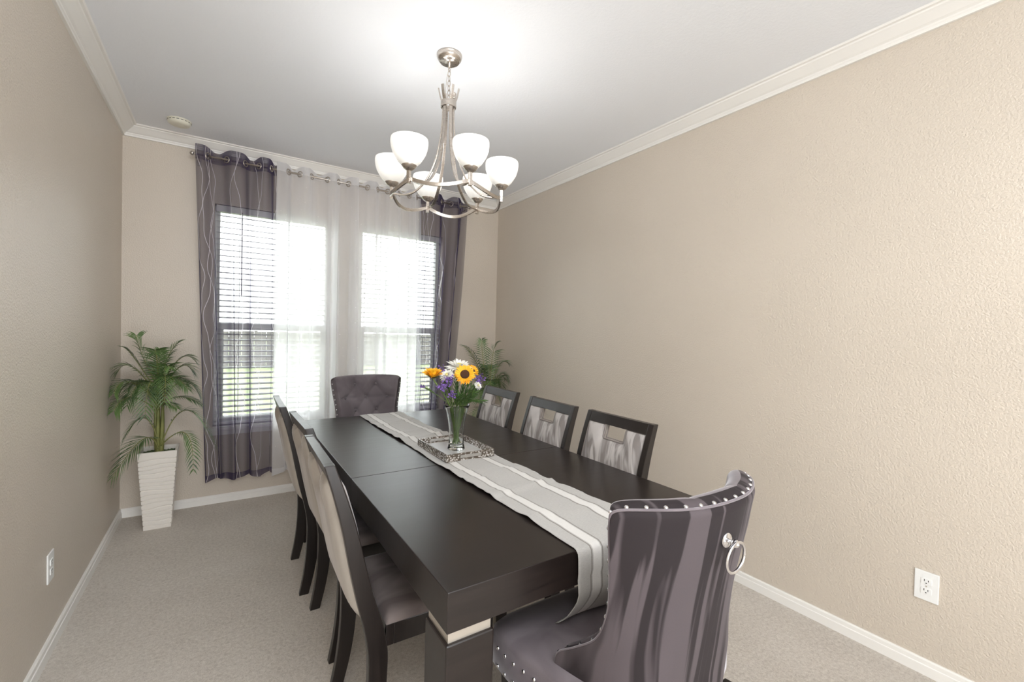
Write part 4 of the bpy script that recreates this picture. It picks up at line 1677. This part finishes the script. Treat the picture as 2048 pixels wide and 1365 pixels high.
def planter(root):
    """tapered square pot with wavy grooves"""
    mb = MB()
    H, bt, tp, w = 0.520, 0.073, 0.104, 0.012
    per = 14
    NZ = 420
    def ring(hw, z, groove=False):
        out = []
        for side in range(4):
            for k in range(per):
                u = lerp(-1, 1, k / per)
                x, y = [(u, -1), (1, u), (-u, 1), (-1, -u)][side]
                g = 0
                if groove:
                    uu = u if side in (0, 1) else -u
                    ph = z * 215 + 1.1 * sin(2.2 * u + side * 1.7 + z * 23) + 0.7 * sin(z * 61 + side)
                    g = 0.0048 * exp(-((sin(ph / 2)) / 0.30) ** 4)
                h_ = hw - g
                out.append((x * h_, y * h_, z))
        return out
    pts = []
    for j in range(NZ + 1):
        v = j / NZ
        pts += ring(lerp(bt, tp, v), H * v, 0.03 < v < 0.95)
    pts += ring(tp - 0.002, H + 0.003) + ring(tp - w, H + 0.003) + ring(tp - w - 0.002, H - 0.03) + ring(tp - w - 0.003, H - 0.06)
    K = per * 4
    mb.grid(pts, K, NZ + 5, close_u=True, smooth=False)
    mb.f.append(tuple(range(K))[::-1]); mb.uv.append(None); mb.smooth_from.append(False); mb.mi.append(0)
    mb.build('planter', MAT['pot'], root, label='white tapered square pot with wavy grooves')
    mb = MB()
    g = 20
    rr = random.Random(11)
    hw = tp - w - 0.003
    pts = [(lerp(-hw, hw, i / (g - 1)), lerp(-hw, hw, j / (g - 1)), H - 0.03 + rr.uniform(-0.006, 0.010)) for j in range(g) for i in range(g)]
    mb.grid(pts, g, g, smooth=False)
    mb.build('moss', MAT['moss'], root, fix=False, label='green moss filling')

def palm(loc, rz, label, fr, trunk_top):
    root = empty('potted_palm', loc)
    tag(root, label, 'potted palm', 'artificial palms in the two back corners')
    planter(root)
    root.children[0].rotation_euler = (0, 0, rz)
    root.children[1].rotation_euler = (0, 0, rz)
    o = Vector(loc)
    # cluster of stems
    rr = random.Random(4)
    for k in range(5):
        a = 2 * pi * k / 5 + 0.4
        mb = MB()
        p0 = Vector((0.012 * cos(a), 0.012 * sin(a), 0.47))
        p2 = Vector((0.018 * cos(a + 0.5), 0.018 * sin(a + 0.5), trunk_top - o.z - rr.uniform(0, 0.10)))
        mb.tube(bez(p0, (p0 + p2) / 2 + Vector((0.006 * cos(a), 0.006 * sin(a), 0)), p2, 10), [0.0125, 0.012, 0.0115, 0.011, 0.0105, 0.010, 0.009, 0.008, 0.007, 0.006], 8)
        mb.build('stem', MAT['palm_stem'], root)
    for i, (a, m, c, nl, lf) in enumerate(fr):
        a, m, c = [Vector(clampx(q)) - o for q in (a, m, c)]
        frond(root, a, m, c, nl, lf, 100 + i)
    return root

def crown_fronds(cx_, cy_, z0_, n_, seed, reach=0.24):
    rr = random.Random(seed)
    out = []
    for k in range(n_):
        a = 2 * pi * k / n_ + rr.uniform(-0.25, 0.25)
        el = rr.choice((0.05, 0.14, 0.22, 0.30))
        r = reach * rr.uniform(0.8, 1.05) * (1 - el * 0.9)
        zb = z0_ + rr.uniform(-0.10, 0.03)
        out.append(((cx_, cy_, zb), (cx_ + cos(a) * r * 0.55, cy_ + sin(a) * r * 0.55, zb + 0.09 + el * 0.6), (cx_ + cos(a) * r, cy_ + sin(a) * r, zb + el), 24, 0.12))
    return out

FL = [((0.230,-0.290,0.951),(0.150,-0.285,1.156),(0.118,-0.280,1.290), 26, .15),
 ((0.238,-0.290,0.951),(0.283,-0.270,1.146),(0.343,-0.250,1.250), 26, .14),
 ((0.222,-0.290,0.928),(0.125,-0.305,1.118),(0.075,-0.320,1.200), 26, .14),
 ((0.217,-0.290,0.911),(0.100,-0.295,1.085),(0.030,-0.300,1.053), 24, .13),
 ((0.212,-0.290,0.861),(0.093,-0.355,0.994),(0.030,-0.420,0.930), 26, .14),
 ((0.208,-0.290,0.811),(0.098,-0.370,0.892),(0.035,-0.450,0.824), 26, .15),
 ((0.257,-0.290,0.926),(0.354,-0.295,1.081),(0.421,-0.300,1.040), 24, .14),
 ((0.265,-0.290,0.875),(0.374,-0.295,0.977),(0.461,-0.300,0.874), 26, .14),
 ((0.257,-0.290,0.841),(0.367,-0.320,0.875),(0.471,-0.350,0.821), 24, .10),
 ((0.249,-0.290,0.829),(0.288,-0.335,0.840),(0.340,-0.380,0.806), 18, .08),
 ((0.241,-0.290,0.538),(0.169,-0.315,0.745),(0.064,-0.340,0.620), 22, .12),
 ((0.236,-0.290,0.528),(0.166,-0.385,0.618),(0.034,-0.480,0.413), 30, .15),
 ((0.252,-0.290,0.547),(0.395,-0.310,0.780),(0.560,-0.330,0.511), 30, .13),
 ((0.252,-0.290,0.547),(0.392,-0.370,0.629),(0.436,-0.450,0.386), 24, .09),
 ((0.231,-0.290,0.894),(0.201,-0.385,0.986),(0.188,-0.480,0.781), 26, .13),
 ((0.239,-0.290,0.893),(0.276,-0.370,1.028),(0.281,-0.450,0.860), 26, .12),
 ((0.233,-0.290,0.944),(0.236,-0.285,1.096),(0.241,-0.280,1.196), 22, .10),
 ((0.225,-0.290,0.880),(0.150,-0.330,0.980),(0.090,-0.400,0.840), 26, .13),
 ((0.250,-0.290,0.900),(0.320,-0.330,1.000),(0.400,-0.380,0.930), 26, .12),
 ((0.232,-0.285,0.930),(0.200,-0.200,1.060),(0.170,-0.130,1.100), 22, .10)]
palm((0.240, -0.262, 0), 0.0, 'tall artificial palm in a white grooved pot in the left back corner', FL + crown_fronds(0.235, -0.285, 0.88, 7, 5), 0.93)
FR = [((2.764,-0.340,0.757),(2.624,-0.345,1.082),(2.494,-0.350,1.234), 30, .14),
 ((2.775,-0.340,0.757),(2.693,-0.345,1.157),(2.694,-0.350,1.294), 30, .11),
 ((2.792,-0.340,0.780),(2.792,-0.370,1.130),(2.829,-0.400,1.267), 30, .15),
 ((2.792,-0.340,0.780),(2.870,-0.360,1.041),(2.970,-0.380,1.060), 26, .13),
 ((2.792,-0.340,0.756),(2.885,-0.370,0.957),(2.950,-0.420,0.889), 26, .12),
 ((2.765,-0.340,0.708),(2.654,-0.420,0.822),(2.570,-0.500,0.719), 24, .12),
 ((2.782,-0.340,0.732),(2.785,-0.395,0.860),(2.839,-0.450,0.717), 24, .13),
 ((2.770,-0.340,0.757),(2.657,-0.320,0.973),(2.623,-0.300,1.006), 24, .12),
 ((2.792,-0.340,0.756),(2.886,-0.320,0.896),(2.960,-0.300,0.767), 24, .13),
 ((2.780,-0.340,0.500),(2.680,-0.400,0.640),(2.560,-0.450,0.560), 24, .13),
 ((2.790,-0.340,0.720),(2.740,-0.430,0.900),(2.700,-0.500,0.850), 24, .13),
 ((2.785,-0.330,0.760),(2.820,-0.240,0.980),(2.850,-0.160,1.020), 24, .12)]
palm((2.780, -0.330, 0), 0.0, 'artificial palm in the right back corner, rising behind the chairs and flowers', FR + crown_fronds(2.79, -0.335, 0.76, 6, 9), 0.80)

# ------------------------------------------------------------------ tray, vase, flowers
VX, VY = 1.590, -2.050
root = empty('serving_tray', (1.579, -2.055, TZ + 0.0075))
tag(root, 'low rectangular silver mosaic tray with handle slots, on the table runner', 'tray')
tx, ty, th_, tt = 0.127, 0.178, 0.036, 0.006
mb = MB(); mb.box(-tx + tt, -ty + tt, 0.0, tx - tt, ty - tt, 0.005); mb.build('mirror_base', MAT['mirror'], root, label='mirrored tray bottom')
for s in (-1, 1):
    x0, x1 = sorted((s * tx, s * (tx - tt)))
    mb = MB(); mb.box(x0, -ty, 0.0, x1, ty, th_); mb.build('long_side', MAT['mosaic'], root, bevel=0.0008)
    y0, y1 = sorted((s * ty, s * (ty - tt)))
    mb = MB()
    hz0, hz1, hw_ = 0.011, 0.026, 0.055
    mb.box(-tx + tt, y0, 0.0, tx - tt, y1, hz0)
    mb.box(-tx + tt, y0, hz1, tx - tt, y1, th_)
    mb.box(-tx + tt, y0, hz0, -hw_, y1, hz1)
    mb.box(hw_, y0, hz0, tx - tt, y1, hz1)
    mb.build('handle_side', MAT['mosaic'], root)

root = empty('flower_vase', (VX, VY, TZ + 0.0128))
tag(root, 'clear glass flared vase holding the bouquet, standing on the silver tray', 'vase')
mb = MB()
prof = [(0.0, 0.0), (0.040, 0.0), (0.042, 0.003), (0.041, 0.010), (0.037, 0.030), (0.0355, 0.060), (0.0375, 0.100), (0.0425, 0.140), (0.0505, 0.180), (0.0600, 0.212), (0.0660, 0.226),
        (0.0654, 0.2272), (0.0640, 0.2255), (0.0580, 0.211), (0.0484, 0.180), (0.0404, 0.140), (0.0354, 0.100), (0.0332, 0.060), (0.0332, 0.034), (0.0300, 0.024), (0.0, 0.022)]
n = 48
pts = []
for (r, z) in prof:
    for k in range(n):
        a = 2 * pi * k / n
        # heavy squared foot that turns round towards the rim
        sqf = max(0.0, 1 - z / 0.10) * 0.6
        rr_ = (abs(cos(a)) ** 4 + abs(sin(a)) ** 4) ** -0.25
        r2 = r * lerp(1.0, rr_ * 0.93, sqf)
        pts.append((r2 * cos(a + 0.3), r2 * sin(a + 0.3), z))
mb.grid(pts, n, len(prof), close_u=True)
mb.build('glass_body', MAT['glass'], root, merge=0.00005)

def stem_path(head, k, spread=0.75):
    """from the foot of the vase past the rim to the flower head"""
    head = Vector(head)
    dirv = Vector((head.x - VX, head.y - VY, 0))
    rimz = TZ + 0.0128 + 0.226
    kk = min(1.0, dirv.length / 0.10) * 0.046
    dn = dirv.normalized() if dirv.length > 1e-4 else Vector((1, 0, 0))
    rim = Vector((VX, VY, rimz)) + dn * kk
    a = k * 2.399
    foot = Vector((VX + 0.017 * cos(a) - dn.x * 0.006, VY + 0.017 * sin(a) - dn.y * 0.006, TZ + 0.0128 + 0.026))
    mid = Vector((VX, VY, TZ + 0.0128 + 0.11)) + dn * kk * 0.35
    pts = []
    tab = [(0.0, *foot), (0.3, *mid), (0.55, *rim), (1.0, *head)]
    for i in range(24):
        pts.append(Vector(smooth_interp(tab, i / 23)))
    return pts

def to_dir(points, d, roll=0.0):
    q = Vector(d).normalized().to_track_quat('Z', 'Y') @ Quaternion((0, 0, 1), roll)
    return [q @ Vector(p) for p in points]

def petals(mb, center, d, count, r0, length, width, lift, seed, layers=1, curl=0.3, mi=0):
    rr = random.Random(seed)
    for L_ in range(layers):
        for k in range(count):
            a = 2 * pi * (k + 0.5 * L_) / count + rr.uniform(-0.08, 0.08)
            ln = length * (1 - 0.14 * L_) * rr.uniform(0.85, 1.1)
            lf = lift + 0.28 * L_ + rr.uniform(-0.2, 0.2)
            ca, sa = cos(a), sin(a)
            pts = []
            ns = 5
            for q in range(ns + 1):
                s_ = q / ns
                rad = r0 + ln * s_ * cos(lf)
                z = ln * s_ * sin(lf) - curl * ln * s_ * s_ * 0.5 + 0.002 * L_
                w = width * (0.45 + 1.1 * s_) if s_ < 0.5 else width * max(0.02, (1 - (2 * (s_ - 0.5)) ** 2.2))
                for e, zz in ((-1, 0.18), (0, 0.0), (1, 0.18)):
                    pts.append((rad * ca - e * w * 0.5 * sa, rad * sa + e * w * 0.5 * ca, z + zz * w))
            pts = [Vector(center) + v_ for v_ in to_dir(pts, d)]
            mb.grid(pts, 3, ns + 1, mi=mi)

def flower_root(name, foot, label, cat, group):
    r = empty(name, foot)
    return tag(r, label, cat, group)

def stem_mesh(path, foot, r, root, leaves=0, seed=0):
    mb = MB()
    mb.tube([p - foot for p in path], [lerp(r * 0.95, r, i / (len(path) - 1)) for i in range(len(path))], 8)
    mb.build('stem', MAT['stem_green'], root)

def sunflower(head, d, R_, k, label, disc=0.45, lift=0.25, layers=2):
    head = Vector(head)
    d = Vector(d).normalized()
    path = stem_path(head - d * 0.012, k)
    path[-1] = head - d * 0.010
    foot = path[0].copy()
    root = flower_root('sunflower', foot, label, 'sunflower', 'sunflowers in the bouquet')
    stem_mesh(path, foot, 0.0042, root)
    c = head - foot
    mb = MB(); petals(mb, c, d, 26, R_ * disc * 0.85, R_ * (1 - disc * 0.85), R_ * 0.17, lift, k + 40, layers, 0.3)
    mb.build('petals', MAT['petal_yellow'], root, fix=False)
    mb = MB()
    pts = []
    prof = [(0.0, 0.004), (R_ * disc * 0.5, 0.006), (R_ * disc * 0.85, 0.006), (R_ * disc, 0.001), (R_ * disc * 0.9, -0.004), (0.0, -0.006)]
    m2 = MB(); m2.lathe(prof, 24)
    m2.v = [tuple(c + q) for q in to_dir(m2.v, d)]
    m2.build('disc', MAT['disc_brown'], root)
    mb = MB(); petals(mb, c - d * 0.006, d, 12, R_ * 0.15, R_ * 0.55, R_ * 0.26, lift * 0.9, k + 60, 1, 0.3)
    mb.build('sepals', MAT['foliage'], root, fix=False)

def mum(head, d, R_, k, label):
    head = Vector(head)
    d = Vector(d).normalized()
    path = stem_path(head - d * 0.012, k)
    foot = path[0].copy()
    root = flower_root('chrysanthemum', foot, label, 'chrysanthemum', 'white chrysanthemums in the bouquet')
    stem_mesh(path, foot, 0.003, root)
    c = head - foot
    mb = MB()
    for L_, (n_, ln, lf) in enumerate(((26, 1.0, -0.05), (24, 0.95, 0.25), (20, 0.85, 0.55), (16, 0.7, 0.85), (10, 0.5, 1.15))):
        petals(mb, c, d, n_, R_ * 0.06, R_ * ln * 0.95, R_ * 0.17, lf, k * 10 + L_, 1, 0.15)
    mb.build('petals', MAT['petal_white'], root, fix=False)
    m2 = MB(); m2.lathe([(0.0, R_ * 0.35), (R_ * 0.15, R_ * 0.32), (R_ * 0.2, R_ * 0.1), (0.0, -0.003)], 14)
    m2.v = [tuple(c + q) for q in to_dir(m2.v, d)]
    m2.build('flower_centre', MAT['yellow_centre'], root)

def statice(head, size, k, label, count=46):
    rr = random.Random(k * 7)
    head = Vector(head)
    path = stem_path(head, k)
    foot = path[0].copy()
    root = flower_root('statice_sprig', foot, label, 'purple flower', 'purple statice in the bouquet')
    stem_mesh(path, foot, 0.0018, root)
    c = head - foot
    mb = MB()
    for q in range(count):
        p = c + Vector((rr.gauss(0, size * 0.5), rr.gauss(0, size * 0.5), rr.gauss(0, size * 0.42)))
        dd = Vector((rr.uniform(-1, 1), rr.uniform(-1.2, 0.4), rr.uniform(0, 1.2)))
        petals(mb, p, dd, 5, 0.0008, 0.0052, 0.0052, 0.5, rr.randint(0, 9999), 1, 0.1)
    mb.build('florets', MAT['petal_purple'], root, fix=False)
    mb = MB()
    for q in range(12):
        p = c + Vector((rr.gauss(0, size * 0.4), rr.gauss(0, size * 0.4), rr.gauss(0, size * 0.4)))
        a0 = path[int(len(path) * 0.78)] - foot
        mb.tube([a0, (a0 + p) / 2 + Vector((0, 0, 0.004)), p], 0.0008, 5)
    mb.build('branchlets', MAT['stem_green'], root)

def greens(head, k, label, leaves=22, ll=0.045, group='leafy green sprigs in the bouquet'):
    rr = random.Random(k * 13)
    head = Vector(head)
    path = stem_path(head, k)
    foot = path[0].copy()
    root = flower_root('greenery_sprig', foot, label, 'greenery', group)
    stem_mesh(path, foot, 0.0020, root)
    mb = MB()
    for q in range(leaves):
        t_ = lerp(0.50, 1.0, q / (leaves - 1))
        f = t_ * (len(path) - 1)
        i = min(len(path) - 2, int(f))
        p = path[i].lerp(path[i + 1], f - i) - foot
        tg = (path[i + 1] - path[i]).normalized()
        a = q * 2.4
        s1 = tg.cross(Vector((0.2, 0.5, 0.8))).normalized()
        s2 = tg.cross(s1)
        d = (tg * rr.uniform(0.8, 1.3) + (s1 * cos(a) + s2 * sin(a)) * 0.55).normalized()
        wd = d.cross(tg + Vector((0.01, 0.02, 0))).normalized()
        ln = ll * rr.uniform(0.7, 1.15)
        w = 0.0030 * rr.uniform(0.8, 1.3)
        pts = []
        for s_ in (0, 0.25, 0.5, 0.75, 1.0):
            ww = w * max(0.05, sin(pi * min(0.97, s_ * 0.9 + 0.08)))
            c = p + d * ln * s_ - Vector((0, 0, 1)) * 0.15 * ln * s_ * s_
            pts += [c - wd * ww, c + wd * ww]
        mb.grid(pts, 2, 5)
    mb.build('leaves', MAT['foliage'], root, fix=False)

cd_ = (Vector(cam.matrix_world.translation) - Vector((VX, VY, 1.13))).normalized()
sunflower((1.440, -2.085, 1.152), (-0.12, -0.30, 0.9), 0.062, 1, 'sunflower on the left of the bouquet, cupped upward and seen from the side', disc=0.30, lift=0.72, layers=4)
sunflower((1.597, -2.115, 1.158), (-0.42, -0.80, 0.38), 0.056, 2, 'large open sunflower with a brown centre facing the camera', disc=0.44, lift=0.20)
sunflower((1.672, -2.050, 1.168), (0.15, -0.55, 0.65), 0.042, 3, 'small sunflower partly behind the open one, on the right', disc=0.40, lift=0.35)
mum((1.600, -2.040, 1.185), (-0.05, -0.35, 0.95), 0.074, 4, 'large white chrysanthemum at the top of the bouquet')
mum((1.527, -2.060, 1.150), (-0.5, -0.4, 0.7), 0.040, 5, 'white chrysanthemum left of the open sunflower')
mum((1.675, -2.110, 1.098), (0.3, -0.7, 0.45), 0.024, 6, 'small white chrysanthemum low right of the open sunflower')
statice((1.512, -2.110, 1.130), 0.026, 7, 'purple statice sprig between the two front sunflowers', 60)
statice((1.488, -2.100, 1.100), 0.022, 8, 'purple statice sprig below the left sunflower', 50)
statice((1.533, -2.110, 1.058), 0.018, 9, 'small purple statice sprig lowest in front, above the vase rim', 34)
statice((1.705, -2.075, 1.128), 0.026, 10, 'purple statice sprig on the right below the small sunflower', 54)
statice((1.712, -2.040, 1.085), 0.022, 11, 'purple statice sprig lowest on the right, beside the chair back', 36)
statice((1.398, -2.060, 1.103), 0.010, 12, 'tiny purple statice tip at the far left of the bouquet', 12)
statice((1.505, -2.030, 1.178), 0.020, 13, 'purple statice sprig left of the large white chrysanthemum', 30)
gh = [(1.560, -2.090, 1.110), (1.585, -2.120, 1.085), (1.615, -2.110, 1.095), (1.645, -2.100, 1.090), (1.672, -2.080, 1.070), (1.690, -2.050, 1.050),
      (1.540, -2.040, 1.100), (1.610, -2.000, 1.120), (1.655, -2.000, 1.110), (1.565, -2.120, 1.050), (1.630, -2.140, 1.060), (1.700, -2.100, 1.020)]
for i, h in enumerate(gh):
    greens(h, 20 + i, 'narrow-leaved green sprig between the flowers above the vase', 26, 0.050)
